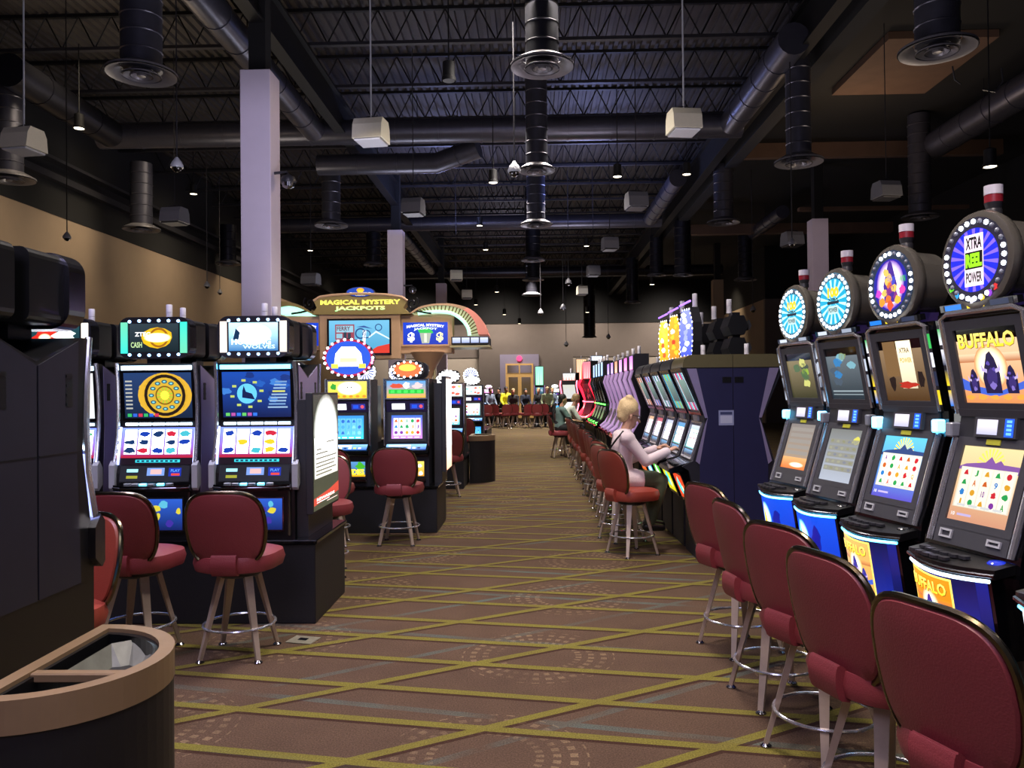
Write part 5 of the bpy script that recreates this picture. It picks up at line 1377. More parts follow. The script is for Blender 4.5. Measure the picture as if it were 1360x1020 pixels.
# ================================================================== JACKPOTS SIGN
sg = thing('jackpots_sign', 'large tan hanging sign with gold lettering and three lit screens', 'sign', (0, 12.78, 0))
def sxz(px, py): q = at(px, py, 12.78); return (q.x, q.z)
(xa, za), (xb, zb) = sxz(430, 418), sxz(535, 477)
F0 = Frame((0, 0, 0), (1, 0, 0), (0, 0, 1))
# centre box
(ox0, oz0), (ox1, oz1) = sxz(427, 478), sxz(533, 416)
bm = BM(); box(bm, ox0, ox1, -.12, .3, oz0, oz1, .01, 1); cb = obj('center_box', bm, 'signbrown', sg)
(ix0, iz0), (ix1, iz1) = sxz(440, 470), sxz(519, 426)
bm = BM(); bezel(bm, Frame((0, -.12, 0), (1, 0, 0), (0, 0, 1)), ix0, ix1, iz0, iz1, .03, 0, .02); box(bm, ix0, ix1, -.125, -.1, iz0, iz1); obj('screen_frame', bm, 'gloss', cb)
p = Pic(); W_, H_ = ix1-ix0, iz1-iz0; X = lambda t: ix0+W_*t; Z = lambda t: iz0+H_*t
p.rect(ix0, iz0, ix1, iz1, S('4aa0c8', 1.1), S('70b8dc', 1.2)); p.up(); p.poly([(X(.62), Z(.0)), (X(1), Z(0)), (X(1), Z(.28)), (X(.8), Z(.2))], S('d03828', 1.2)); p.rect(X(.1), Z(.42), X(.42), Z(.88), S('a04858', 1)); p.up()
p.rect(X(.12), Z(.64), X(.40), Z(.84), S('98c8dc', 1.1)); p.rect(X(.12), Z(.46), X(.22), Z(.60), S('98c8dc', 1)); p.rect(X(.24), Z(.40), X(.29), Z(.68), S('304050')); p.rect(X(.31), Z(.42), X(.36), Z(.62), S('304050')); p.up(); p.text('FERRY', X(.13), Z(.69), X(.35), Z(.82), S('6a2838', 1))
for q in ((.52, .6, .09), (.62, .58, .07), (.82, .78, .06)): p.ring(X(q[0]), Z(q[1]), W_*q[2]*.75, W_*q[2], S('284c88', 1))
p.poly([(X(.55), Z(.3)), (X(.6), Z(.3)), (X(.62), Z(.7)), (X(.56), Z(.7))], S('e8f4ff', 1.3)); p.poly([(X(.65), Z(.5)), (X(.78), Z(.68)), (X(1), Z(.45)), (X(1), Z(.41)), (X(.78), Z(.62)), (X(.66), Z(.46))], S('d8f0f8', 1.2))
p.poly([(X(.45), Z(.8)), (X(.58), Z(.84)), (X(.72), Z(.74)), (X(.58), Z(.78))], S('3858a0', 1)); p.build('main_screen', Frame((0, -.127, 0), (1, 0, 0), (0, 0, 1)), parent=cb)
# side boxes
for (a, b, c, d, s0, s1, s2, s3, nm) in ((533, 470, 601, 418, 536, 458, 595, 428, 0), (380, 466, 427, 420, 388, 460, 424, 429, 1)):
    (x0, z0), (x1, z1) = sxz(a, b), sxz(c, d); bm = BM(); box(bm, x0, x1, -.03, .28, z0, z1, .01, 1); sb = obj('side_box', bm, 'signbrown', sg)
    (x0, z0), (x1, z1) = sxz(s0, s1), sxz(s2, s3); w, h = x1-x0, z1-z0; p = Pic(); p.rect(x0, z0, x1, z1, S('0a30b0', 1.1), S('1040c8', 1.2)); p.up()
    p.blob(x0+w*.5, z0+h*.6, w*.17, S('30c050', 1.2), h*.14); p.up(); p.poly([(x0+w*.37, z0+h*.52), (x0+w*.63, z0+h*.52), (x0+w*.58, z0+h*.05), (x0+w*.42, z0+h*.05)], S('b8c0b0', 1)); p.up(); p.rect(x0+w*.47, z0+h*.1, x0+w*.53, z0+h*.5, S('e8ecd8', 1.1))
    p.text('MAGICAL MYSTERY', x0+w*.08, z0+h*.74, x1-w*.08, z0+h*.86, S('ffffff', 1.6), .04, arc=h*.08); p.text('JACKPOT', x0+w*.24, z0+h*.62, x1-w*.24, z0+h*.74, S('e8ffe0', 1.6), .04, arc=h*.04)
    p.text('$', x0+w*.1, z0+h*.1, x0+w*.26, z0+h*.55, S('ffffff', 1.8), .05); p.text('$', x1-w*.26, z0+h*.1, x1-w*.1, z0+h*.55, S('f8f0a0', 1.6), .05)
    p.build('side_screen', Frame((0, -.034, 0), (1, 0, 0), (0, 0, 1)), parent=sb)
    bm = BM(); bezel(bm, Frame((0, -.03, 0), (1, 0, 0), (0, 0, 1)), x0, x1, z0, z1, .03, 0, .02); obj('side_bezel', bm, 'signbrown', sb)
# crown with lettering
cr = [sxz(*q) for q in ((418, 419), (424, 410), (420, 401), (428, 396), (445, 393.5), (480, 391.5), (515, 393), (536, 396), (543, 401), (538, 410), (546, 418), (500, 419))]
bm = BM(); poly_prism(bm, cr, lambda u, v, d: Vector((u, d, v)), -.16, .1); cw = obj('crown_board', bm, 'signface', sg)
bm = BM(); tube(bm, [(x, -.16, z) for x, z in cr[2:9]], .022, 8); obj('crown_molding', bm, 'signbrown', cw, True)
p = Pic(); (a, b), (c, d) = sxz(429, 406.5), sxz(534, 399); p.text('MAGICAL MYSTERY', a, b, c, d, S('f0e858', 1.7), .04, arc=.0); (a, b), (c, d) = sxz(448, 415), sxz(514, 407.5); p.text('JACKPOTS', a, b, c, d, S('a8f0a0', 1.7), .05, S('e8f080', 1.7)); p.build('gold_lettering', Frame((0, -.163, 0), (1, 0, 0), (0, 0, 1)), parent=cw)
(cx, cz) = sxz(481.5, 389.5); bm = BM(); lathe(bm, [(.22, 0), (.23, .02), (.23, .06)], 30, (cx, -.1, cz), 'y')
for v in bm.verts: v.co.z = cz+(v.co.z-cz)*.36
em = obj('emblem', bm, 'navy', sg)
p = Pic(); p.circle(cx, cz, .215, S('1848b8', 1), .075, 30); p.up(); p.circle(cx, cz+.03, .06, S('f0a820', 1.3), .035); p.rect(cx-.04, cz-.01, cx+.04, cz+.03, S('f0d040', 1.3)); p.up(); p.text('THOMAS BEND', cx-.17, cz-.03, cx+.17, cz-.005, S('f8f0d0', 1.5)); p.text('CASINO', cx-.08, cz-.06, cx+.08, cz-.038, S('f0d860', 1.5)); p.build('emblem_face', Frame((0, -.165, 0), (1, 0, 0), (0, 0, 1)), parent=em)
# iron scrolls
for s, ctr in ((-1, (414, 404)), (1, (549, 404))):
    x, z = sxz(*ctr); bm = BM(); pts = []
    for i in range(26):
        a = i/25*PI*2.6; r = .11*(1-i/30); pts.append((x+s*r*math.cos(a+2.2)*-1, -.1, z+r*math.sin(a+2.2)))
    tube(bm, pts, .018, 6); tube(bm, [(x-s*.02, -.1, z-.1), (x+s*.15, -.1, z-.14), (x+s*.3, -.1, z-.16)], .016, 6); obj('iron_scroll', bm, 'scroll', sg, True)
# arched wings: ring-shaped canopies
def arc_band(bm, P, Q, y0, y1, front_only=False):
    n = len(P)
    A = [[bm.verts.new((x, y, z)) for x, z in P] for y in (y0, y1)]; B = [[bm.verts.new((x, y, z)) for x, z in Q] for y in (y0, y1)]
    for i in range(n-1):
        bm.faces.new((A[0][i], A[0][i+1], B[0][i+1], B[0][i])); bm.faces.new((A[1][i], B[1][i], B[1][i+1], A[1][i+1]))
        bm.faces.new((A[0][i], A[1][i], A[1][i+1], A[0][i+1])); bm.faces.new((B[0][i], B[0][i+1], B[1][i+1], B[1][i]))
    bm.faces.new((A[0][0], B[0][0], B[1][0], A[1][0])); bm.faces.new((A[0][-1], A[1][-1], B[1][-1], B[0][-1]))
def spline(pts, n=8):
    out = []; P = [pts[0]]+list(pts)+[pts[-1]]
    for i in range(1, len(P)-2):
        for k in range(n):
            t = k/n; a, b, c, d = P[i-1], P[i], P[i+1], P[i+2]
            out.append(tuple(.5*((2*b[j])+(c[j]-a[j])*t+(2*a[j]-5*b[j]+4*c[j]-d[j])*t*t+(-a[j]+3*b[j]-3*c[j]+d[j])*t**3) for j in (0, 1)))
    out.append(pts[-1]); return out
OUT = spline([sxz(*q) for q in ((545, 417), (560, 408), (582, 404), (605, 405), (626, 412), (641, 426), (649, 445))])
MID = spline([sxz(*q) for q in ((548, 417), (562, 410), (582, 406.5), (603, 408), (620, 415), (631, 428), (636, 445))])
INN = spline([sxz(*q) for q in ((556, 417), (568, 415.5), (582, 414.5), (600, 416.5), (614, 425), (622, 436), (624, 446))])
bm = BM(); ks = int(len(OUT)*.62); arc_band(bm, OUT[:ks+1], MID[:ks+1], -.12, .5); wg = obj('arched_wing', bm, 'signbrown', sg, True)
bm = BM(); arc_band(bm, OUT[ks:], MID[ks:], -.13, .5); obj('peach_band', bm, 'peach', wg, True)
bm = BM(); arc_band(bm, MID, INN, -.06, .4); gr = obj('ribbed_arch', bm, 'ribcream', wg, True)
bm = BM(); tube(bm, [(x, -.08, z) for x, z in INN], .028, 8); obj('green_tube', bm, 'ribgreen', gr, True)
for i in range(2, len(MID)-1, 2):
    bm = BM(); (x, z), (u, v) = MID[i], INN[i]; tube(bm, [(x, -.065, z), (u, -.065, v)], .010, 5); obj('rib', bm, 'signface', gr)
L1 = spline([sxz(*q) for q in ((372, 409), (386, 407), (400, 410), (417, 418))]); L2 = spline([sxz(*q) for q in ((372, 417.5), (386, 417.5), (400, 417.7), (415, 418.5))]); L0 = spline([sxz(*q) for q in ((372, 401), (390, 403), (404, 408), (420, 417.5))])
bm = BM(); arc_band(bm, L0, L1, -.12, .4); wg2 = obj('arched_wing', bm, 'signface', sg, True); bm = BM(); arc_band(bm, L1, L2, -.05, .3); obj('ribbed_arch', bm, 'ribgreen', wg2, True)
(x0, z0), (x1, z1) = sxz(601, 459), sxz(650, 447.5)
bm = BM(); box(bm, x0, x1, -.2, .5, z0, z1, .01, 1); lb_ = obj('end_box', bm, 'navy2', sg); p = Pic()
for i in range(4): p.rect(x0+.02+(x1-x0)*.245*i, z0+.03, x0-.0+(x1-x0)*.245*(i+1), z1-.02, S('a8b8e8', 1), S('d8e0f8', 1.2))
p.build('end_screen', Frame((0, -.202, 0), (1, 0, 0), (0, 0, 1)), parent=lb_)
bm = BM(); box(bm, x0-.02, x1+.02, -.22, .5, z0-.04, z0-.01); obj('end_ledge', bm, 'cream', lb_)
# funnel support
(fx, fz) = sxz(568, 472); bm = BM(); lathe(bm, [(.28, fz+.05), (.25, fz), (.12, fz-.22), (.05, fz-.42), (.06, fz-.5), (.05, .0)], 20, (fx, .02, 0)); obj('support_column', bm, 'signbrown', sg, True)
bm = BM(); a = sxz(577, 490); b = sxz(580, 480); c = sxz(588, 468); tube(bm, [(a[0], 0, a[1]-.25), (a[0], 0, a[1]), (b[0], 0, b[1]), (c[0], 0, c[1]+.02)], .02, 6); obj('curved_arm', bm, 'cream', sg, True)

# ================================================================== BANK D (round topper machines)
XD = 1.725; D0 = 3.17; DS = .735; RD = R(-78)
def art_xtra(p, r):
    p.circle(0, 0, r*.99, S('3a3850', .5)); p.up(); p.circle(0, 0, r*.74, S('1a28e0', 1.3), n=36); p.up()
    p.rays(0, 0, r*.12, r*.73, 18, S('8a6af8', 1.2), .4); p.up()
    w = r*.29; p.rect(-w, -r*.6, w, r*.6, S('f4dcec', 1.6)); p.up()
    p.rect(-w*.92, -r*.2, w*.92, r*.2, S('101408')); p.text('XTRA', -w*.85, r*.26, w*.85, r*.54, S('101010'), .04); p.text('POWER', -w*.85, -r*.52, w*.85, -r*.27, S('404038'), .04); p.up()
    p.text('REEL', -w*.85, -r*.16, w*.85, r*.16, S('98f020', 1.4), .06)
    for a, c in ((-140, '60d830'), (-125, '30a0f0'), (-95, 'e8e8ff'), (-75, 'f8d838'), (-60, '9040d0'), (-48, 'd83030')): p.blob(r*.93*math.cos(R(a)), r*.93*math.sin(R(a)), r*.07, S(c, 1.2))
def art_flame(p, r):
    p.circle(0, 0, r*.99, S('30405a', .8)); p.up(); p.circle(0, 0, r*.74, S('2020a0', 1.2), n=36); p.up()
    p.glow(0, 0, r*.6, S('fff0f8', 2.2), S('7030c0', 1.1), r*.7); p.up(); p.poly([(-r*.25, -r*.5), (-r*.3, 0), (-r*.08, r*.62), (0, r*.7), (r*.08, r*.62), (r*.3, 0), (r*.25, -r*.5)], S('5030a0', 1)); p.up()
    for i in range(12): p.blob(random.uniform(-.25, .25)*r, random.uniform(-.4, .5)*r, r*.12, S(random.choice(['e07030', '4048c0', 'f0c060', '803080', 'ffe8d0']), 1.3))
    p.up(); [p.blob(r*.55*math.cos(R(a)), r*.6*math.sin(R(a)), r*.13, S(c, 1.4)) for a, c in ((-130, 'f09030'), (-50, 'f0b040'), (-90, 'e05030'), (-20, 'd040a0'), (-160, 'c040c0'))]
    p.text('WIN', r*.42, r*.02, r*.66, r*.2, S('40c040', 1.2))
def art_teal(p, r):
    p.circle(0, 0, r*.99, S('40708a', .9)); p.up(); p.circle(0, 0, r*.78, S('18a0c8', 1.4), n=36); p.up(); p.rays(0, 0, r*.1, r*.76, 16, S('a8f0ff', 1.8), .4); p.up()
    p.rect(-r*.34, -r*.08, r*.34, r*.02, S('203040')); p.rect(-r*.3, -r*.42, r*.3, -r*.14, S('b8d8d8', 1.3)); p.text('100', -r*.33, r*.14, r*.33, r*.5, S('f0c020', 1.5), .07); p.text('XTRA', -r*.3, r*.03, r*.3, r*.12, S('303820'), .05); p.up(); p.text('POWER', -r*.26, -r*.36, r*.26, -r*.2, S('405058'), .03)
def up_buff(p, *a): art_buffalo(p, *a, 1.25, ('d88a50', 'f0d0a8'), '241c4a')
def up_brown(p, x0, y0, x1, y1):
    w, h = x1-x0, y1-y0; p.rect(x0, y0, x1, y1, S('5a3c1a', .8), S('a88a68', .9)); p.up(); p.rect(x0+w*.1, y0+h*.4, x0+w*.4, y1, S('8a6840', .9)); p.rect(x0+w*.42, y0+h*.2, x0+w*.75, y0+h*.98, S('e0d0b0', 1.1), S('fff0c8', 1.6)); p.up()
    p.text('XTRA', x0+w*.47, y0+h*.78, x0+w*.7, y0+h*.86, S('604020')); p.text('POWER', x0+w*.46, y0+h*.62, x0+w*.72, y0+h*.7, S('c0a020', 1.2)); p.blob(x0+w*.55, y0+h*.26, w*.2, S('c03020', 1), h*.05); p.blob(x0+w*.2, y0+h*.3, w*.08, S('201410'), h*.12); p.blob(x0+w*.85, y0+h*.34, w*.07, S('201410'), h*.13)
def up_dark(p, x0, y0, x1, y1):
    w, h = x1-x0, y1-y0; p.rect(x0, y0, x1, y1, S('24323c', .9), S('78848c', .9)); p.up()
    for i in range(7): p.blob(x0+w*random.uniform(.2, .8), y0+h*random.uniform(.3, .85), w*.12, S(random.choice(['3888c8', '88c0d0', '90a070', '506070']), .9), h*.08)
    p.up(); p.rect(x0+w*.05, y0+h*.14, x1-w*.05, y0+h*.17, S('a0b0b8', .9)); p.rect(x0+w*.05, y0+h*.08, x1-w*.05, y0+h*.1, S('a0b0b8', .8))
def up_green(p, x0, y0, x1, y1):
    w, h = x1-x0, y1-y0; p.rect(x0, y0, x1, y1, S('3a3c24', .8), S('a09068', .8)); p.up()
    for i in range(7): p.blob(x0+w*random.uniform(.2, .8), y0+h*random.uniform(.3, .85), w*.13, S(random.choice(['a0c040', 'e0e080', '50704a', '405048']), .9), h*.09)
def lo_mesa(k, sky, mes, lowc, r):
    def f(p, x0, y0, x1, y1):
        w, h = x1-x0, y1-y0; p.rect(x0, y0, x1, y1, S(lowc, k), S(sky, k*1.2)); p.up(); p.rays(x0+w*.5, y0+h*.76, 0, h*.23, 11, S('f8e060', k*1.2), .5, a0=0, a1=PI); p.up()
        p.poly([(x0, y0+h*.68), (x1, y0+h*.68), (x1, y0+h*.78), (x0+w*.72, y0+h*.79), (x0+w*.66, y0+h*.84), (x0+w*.58, y0+h*.8), (x0+w*.5, y0+h*.88), (x0+w*.42, y0+h*.8), (x0+w*.1, y0+h*.76), (x0, y0+h*.72)], S(mes, k)); p.up()
        art_reels(p, x0+w*.04, y0+h*.18, x1-w*.04, y0+h*.72, ('e8dcc8', 'f8f0d8'), k, 'fbf3da', k*1.15, 5, 4, inset=.02, top=.02, bot=.02, rnd=r); p.up(); p.text('10', x0+w*.06, y0+h*.06, x0+w*.12, y0+h*.11, S('ffffff', k)); p.rect(x0+w*.16, y0+h*.07, x0+w*.4, y0+h*.1, S('c8b8e8', k))
    return f
def lo_grey(p, x0, y0, x1, y1):
    w, h = x1-x0, y1-y0; p.rect(x0, y0, x1, y1, S('b8c0d0', 1), S('8a8c88', .9)); p.up(); [p.rect(x0+w*.06, y0+h*(.2+.13*i), x1-w*.06, y0+h*(.2+.13*i)+h*.09, S('9a9a90', .95)) for i in range(5)]; p.blob(x0+w*.85, y0+h*.8, w*.1, S('e0d860', 1.1), h*.08); p.up()
    for i in range(5):
        for j in range(5): p.blob(x0+w*(.13+.18*i), y0+h*(.245+.13*j), w*.05, S(random.choice(['a8a890', '888c98', '989878']), .95), h*.025)
def lo_sand(p, x0, y0, x1, y1):
    w, h = x1-x0, y1-y0; p.rect(x0, y0+h*.25, x1, y1, S('b8a088', .9), S('98908c', .9)); p.rect(x0, y0, x1, y0+h*.26, S('e0702a', 1.2), S('f0b070', 1.2)); p.up(); p.glow(x0+w*.6, y0+h*.1, w*.3, S('fff0d0', 2), S('f09050', 1.2), h*.06); [p.rect(x0+w*.08, y0+h*(.32+.13*i), x1-w*.08, y0+h*(.32+.13*i)+h*.08, S('a8a098', .9)) for i in range(5)]
def belly_buff(warm):
    def f(p, w, h):
        p.rect(-w/2, 0, w/2, h, S('0a1048', 1), S('10208a', 1)); p.up(); p.rect(w*.1, .01, w*.4, h, S('1428a0', 1.0), S('0a1050', .8)); p.up()
        p.rect(-w/2, .015, w*.17, h-.012, S('ffe060', 1.8)); p.up(); art_buffalo(p, -w/2+.008, .023, w*.17-.008, h-.02, 1.3, ('e87010', 'f89018') if warm else ('d8a050', 'f0b060'), '3038a8' if not warm else '4030a0')
    return f
def belly_blue(seed, c2):
    def f(p, w, h):
        p.rect(-w/2, 0, w/2, h, S('0838c8', 1.1), S('0a50e8', 1.1)); p.up(); p.glow(-w*.2, h*.45, w*.2, S('e8ffff', 2), S('18a0f0', 1.3), h*.4); p.up()
        p.poly([(-w*.35, h*.1), (-w*.3, h*.85), (-w*.2, h*.5), (-w*.1, h*.1)], S(c2, 1.3)); p.blob(w*.15, h*.5, w*.1, S('0818a0', 1), h*.25); p.up(); p.rect(-w*.3, h*.04, w*.25, h*.1, S('80e0ff', 1.8)); p.text('BIG WIN', -w*.28, h*.06, -w*.02, h*.2, S('b8f0ff', 1.6))
    return f
def belly_cyan(p, w, h):
    p.rect(-w/2, 0, w/2, h, S('30d0e0', 1.4), S('e8ffff', 2)); p.up(); p.rect(-w/2, 0, w/2, h*.22, S('f0c020', 1.4)); p.blob(-w*.2, h*.35, w*.12, S('ffffff', 2), h*.1); p.up(); p.blob(-w*.1, h*.12, w*.1, S('f8e860', 1.5), h*.05)
E1 = ('1870d8', 'e8c820', '202840', 'f0f0ff', '30b050'); E2 = ('b8c0d0', '303848', '8890a0'); 
video_machine('video machine with BUFFALO screen and the round XTRA REEL POWER topper', (XD, D0, 0), RD, up_buff, lo_mesa(1.0, 'f0d8a0', '8a5aa8', 'd89878', 3), belly_buff(True), art_xtra, 'neonw', group='round topper video machines', edge=E1, rsd=2)
video_machine('video machine with purple flame round topper and brown upper screen', (XD, D0+DS, 0), RD, up_brown, lo_mesa(1.15, '60c0e8', '304880', '5a50c8', 9), belly_buff(False), art_flame, 'neonc', group='round topper video machines', edge=E1, rsd=3)
video_machine('video machine with teal round topper and bluish grey screens', (XD, D0+2*DS, 0), RD, up_dark, lo_grey, belly_blue(2, '60e8ff'), art_teal, 'neonc', group='round topper video machines', edge=E2, rsd=4)
video_machine('video machine with smallest teal round topper and orange lower screen edge', (XD, D0+3*DS, 0), RD, up_green, lo_sand, belly_blue(3, 'f0d020'), art_teal, 'neonc', group='round topper video machines', edge=E2, rsd=7)
video_machine('video machine with glowing cyan belly glass, cut by the frame edge', (XD, D0-DS, 0), RD, up_dark, lo_grey, belly_cyan, None, 'neonc', group='round topper video machines', rsd=6)

def back_to(x, y, deg): return x, y, deg
for i, (bx_, by_, th, lb) in enumerate(((1.06, 2.17, 20, 'frontmost burgundy stool with bronze rim, nearest the frame edge'), (1.01, 2.83, 17, 'second burgundy stool from the frame edge at the round topper machines'), (1.03, 3.42, 25, 'third burgundy stool, in front of the purple flame machine'),
                                        (1.0, 4.13, 10, 'fourth burgundy stool, slimmer angle, in front of the teal topper machine'), (1.03, 4.88, 22, 'last burgundy stool of the round topper row, farthest along'))):
    # facing +X turned by th towards +Y ; backrest centre sits .25 behind the seat
    a = R(-90+th); fx_, fy_ = -math.sin(a), math.cos(a)
    make_stool('bar_stool', lb.replace('nearest the frame edge', 'cut by the bottom of the frame'), (bx_+fx_*.25, by_+fy_*.25, 0), a, 'vinyl', group='stools at the round topper machines')

# ================================================================== BANK E
def vlab(i): return ['at the dark blue end panel', 'where the woman in pink sits', 'third from the dark blue end panel', 'fourth from the dark blue end panel', 'fifth from the dark blue end panel'][i]
pal = [('50e0e0', 'e0e8ff', 'e04020', 'd050c0'), ('40d8d8', '60a0e0', 'c8c010', '60e0a0'), ('ffffff', 'd0d8ff', '40b030', '3058d0'), ('e8e8ff', 'c03048', '20a0c8', '4040d0'), ('f0f0ff', 'e0b080', 'd05818', '806040')]
tops = [None, vertical_topper('4050e0', '8088ff', 'e0e8ff'), vertical_topper('f08018', 'f0a020', 'c03010'), vertical_topper('f0a020', 'f8d840', 'e05020'), None]
XE = 1.42; E0 = 7.78
for i in range(5):
    slant_machine('slanted screen machine %s' % vlab(i), (XE, E0+.71*i, 0), R(-90), pal[i], 'slanted screen machines', tops[i], i+1, 'navy' if i == 0 else 'navy2')
for i in range(5):
    slant_machine(['back to back cabinet forming the far half of the dark blue end panel', 'hexagonal topper cabinet next in from the dark blue end panel', 'hexagonal topper cabinet third in from the dark blue end panel', 'hexagonal topper cabinet fourth in from the dark blue end panel', 'hexagonal topper cabinet fifth in, beside the lit vertical toppers'][i], (XE+.872, E0+.71*i, 0), R(90), pal[(i+2) % 5], 'hexagonal topper machines', hex_topper if i else None, i+11, 'navy' if i == 0 else 'navy2')
F = Frame((XE+.12+.06, E0-.316, 0), (1, 0, 0), (0, 0, 1))
p = Pic(); p.rect(.12, 1.26, .26, 1.40, S('8a90b8', 1)); p.up(); p.rect(.135, 1.36, .245, 1.385, S('3a4068')); p.rect(.135, 1.28, .245, 1.35, S('b0b4d0', 1)); 
nt_ = p.build('notice_label', F, 'printed'); tag(nt_, 'small pale notice stuck on the dark blue end panel', 'notice')
# mauve rail machines, green neon machines, red curved machines
for i in range(6):
    tc = [('e060c0', 'c080f0'), ('d050b0', 'f070d0'), ('c070e0', 'e8a0f0'), ('e08050', 'f0a080'), ('a070e0', 'c090ff'), ('9060d0', 'b080f0')][i]
    rail_machine('mauve curved-rail machine, %s past the slanted screens' % ordn(i), (1.42, 11.75+.71*i, 0), R(-90), 'railp', tc, ('181428', '403050', '705070', '305070'), 'mauve curved-rail machines')
for i in range(4):
    rail_machine('blue topped machine with green neon, %s past the mauve rails' % ordn(i), (1.40, 16.5+.72*i, 0), R(-90), 'chromed', ('20a0f0', 'd0e8ff'), ('203040', '60a050'), 'green neon machines', 'neong', 2.2, bars=('c8b890', '506050', 'a0a8b0', '303038'))
for i in range(2):
    m_ = rail_machine('red neon curved machine, %s past the green neon ones' % ordn(i), (1.36+.06*i, 20.5+1.3*i, 0), R(-66), 'neonr', ('ff3040', 'ff90a0'), [('401018', '802030', 'ff6070', 'c02030'), ('fff8f0', 'ffffff', 'ffe0e0', 'ffffff')][i], 'red curved machines', 'neonpk', 2.35)
    for ch in m_.children:
        if ch.name.startswith('curved_rail'): ch.scale = (1.05, 1.5, 1.0)
rail_machine('machine with glowing white screen beyond the red neon curve', (1.05, 23.5, 0), R(-30), 'neonpk', ('ff9080', 'ffffff'), ('ffffff', 'fffff0', 'ffffff', 'ffffff'), 'red curved machines')
for i, (x, y) in enumerate(((.34, 39.5), (2.0, 30), (2.4, 27))):
    rail_machine('small distant machine with %s topper near the end wall' % ['green', 'orange', 'pale'][i], (x, y+3, 0), 0, 'railp', [('60e0a0', 'a0ffd0'), ('ff8060', 'ffd0a0'), ('ffffff', 'd0e0ff')][i], ('304050', '80c0e0', 'e0f0ff'), 'distant pale machines', None, 2.9)

# stools along bank E
srow = make_stool('bar_stool', 'orange lit stool, third along from the woman in pink', (.98, 9.25, 0), R(-70), 'vinyl2', 'stools along the slanted and mauve machines')
for i in range(11):
    dup(srow, 'orange lit stool in the packed aisle row, %s along after the third' % ordn(i), (.98+.015*((i*7) % 3), 9.95+.71*i, 0), R(-84+5*((i*5) % 4)), 'stools along the slanted and mauve machines')
make_stool('bar_stool', 'stool the woman in pink sits on', (.95, 7.82, 0), R(-62), 'vinyl2')
make_stool('bar_stool', 'stool directly behind the woman in pink, showing its rim', (.93, 8.55, 0), R(-66), 'vinyl2')
make_stool('bar_stool', 'stool carrying the man in the grey green shirt', (.62, 19.0, 0), R(-80), 'vinyl')
make_stool('bar_stool', 'stool under the man in the white shirt', (.82, 19.95, 0), R(-80), 'vinyl')
make_stool('bar_stool', 'reddish stool glimpsed between the blue end panel and teal topper machine', (2.75, 6.9, 0), R(60), 'vinyl2')

# ================================================================== PEOPLE
J = seated(lean=.04, armf=.36, armz=1.0, head_drop=.02, seat=.645, leg_out=.34, foot_z=.2, look=(.05, 1, -.28))
J['rwr'] = (.12, .47, .99); J['rel'] = (.21, .22, .90); J['lwr'] = (-.10, .42, 1.0); J['pelvis'] = (0, .03, .74); J['lkn'] = (-.1, .40, .70); J['rkn'] = (.1, .40, .70); J['lan'] = (-.1, .34, .28); J['ran'] = (.1, .28, .28)
w_ = person('woman with blonde bun, glasses and pale pink top, seated, reaching to the buttons', (.84, 7.97, 0), R(-82), J, 'pinktop', 'trousers', 'skin', 'blonde', 'bun', .012, True, True, long_top=True)
hd = Vector(J['head']); f = Vector((.05, 1, -.28)).normalized(); s = f.cross(Vector((0, 0, 1))).normalized(); u = s.cross(f)
bm = BM()
for q in (-1, 1): tube(bm, [hd+f*.098+s*q*.034+u*.022+(s*math.cos(a)+u*math.sin(a))*.022 for a in [2*PI*i/14 for i in range(14)]], .0028, 5, True); tube(bm, [hd+f*.096+s*q*.056+u*.028, hd+s*q*.088+f*.0+u*.028], .003, 5)
tube(bm, [hd+f*.1-s*.012+u*.024, hd+f*.1+s*.012+u*.024], .003, 5); obj('glasses', bm, 'black', w_)
bm = BM(); sz = .645; P = [(.13, .02, sz+.55), (.16, -.05, sz+.48), (.10, -.125, sz+.36), (-.02, -.15, sz+.2), (-.14, -.12, sz+.05), (-.2, -.02, sz+.0)]
tube(bm, P, .010, 6); obj('bag_strap', bm, 'black', w_, True)
J = seated(lean=.02, armf=.42, armz=.86, seat=.645, leg_out=.4, foot_z=.18, look=(.25, 1, -.2), spread=.04)
person('dark haired man in grey green shirt seated along the aisle row', (.62, 19.0, 0), R(-70), J, 'tealshirt', 'darkcloth', 'skin', 'darkhair', 'short', .016, sleeves=False)
J = seated(lean=.16, armf=.42, armz=.9, seat=.645, leg_out=.36, foot_z=.2, look=(0, 1, -.5))
person('man in white shirt leaning to a machine behind the dark haired man', (.80, 19.95, 0), R(-85), J, 'whiteshirt', 'darkcloth', 'skin', 'greyhair', 'short', .018, sleeves=False)
far = [(650, 36.5, 'bluegrey', 'darkhair', 'person in blue grey shirt at the far tables', 'skin'), (664, 38, 'darkcloth', 'darkhair', 'person in black beside the yellow shirt', 'skin'), (671, 36.8, 'yellow', 'darkhair', 'person in bright yellow shirt at the far tables', 'skind'),
       (681, 36.2, 'darkcloth', 'greyhair', 'person in dark clothes on the door side of the yellow shirt', 'skin'), (697, 37, 'navycloth', 'darkhair', 'person in navy top in front of the double doors', 'skin'), (716, 37.6, 'darkcloth', 'greyhair', 'person in dark jacket just past the double doors', 'skin'),
       (727, 35, 'plaid', 'greyhair', 'person in green plaid shirt near the far tables', 'skin'), (733, 38.5, 'bluegrey', 'greyhair', 'standing person in pale blue beyond the plaid shirt', 'skin')]
for i, (px, Y, tp, hr, lb, sk) in enumerate(far):
    x = (px-708)/FPX*Y
    J = standing(lean=.05, sc=random.uniform(.95, 1.03))
    person(lb, (x, Y, 0), PI+R(random.uniform(-40, 40)), J, tp, 'darkcloth', sk, hr, 'short', .03)
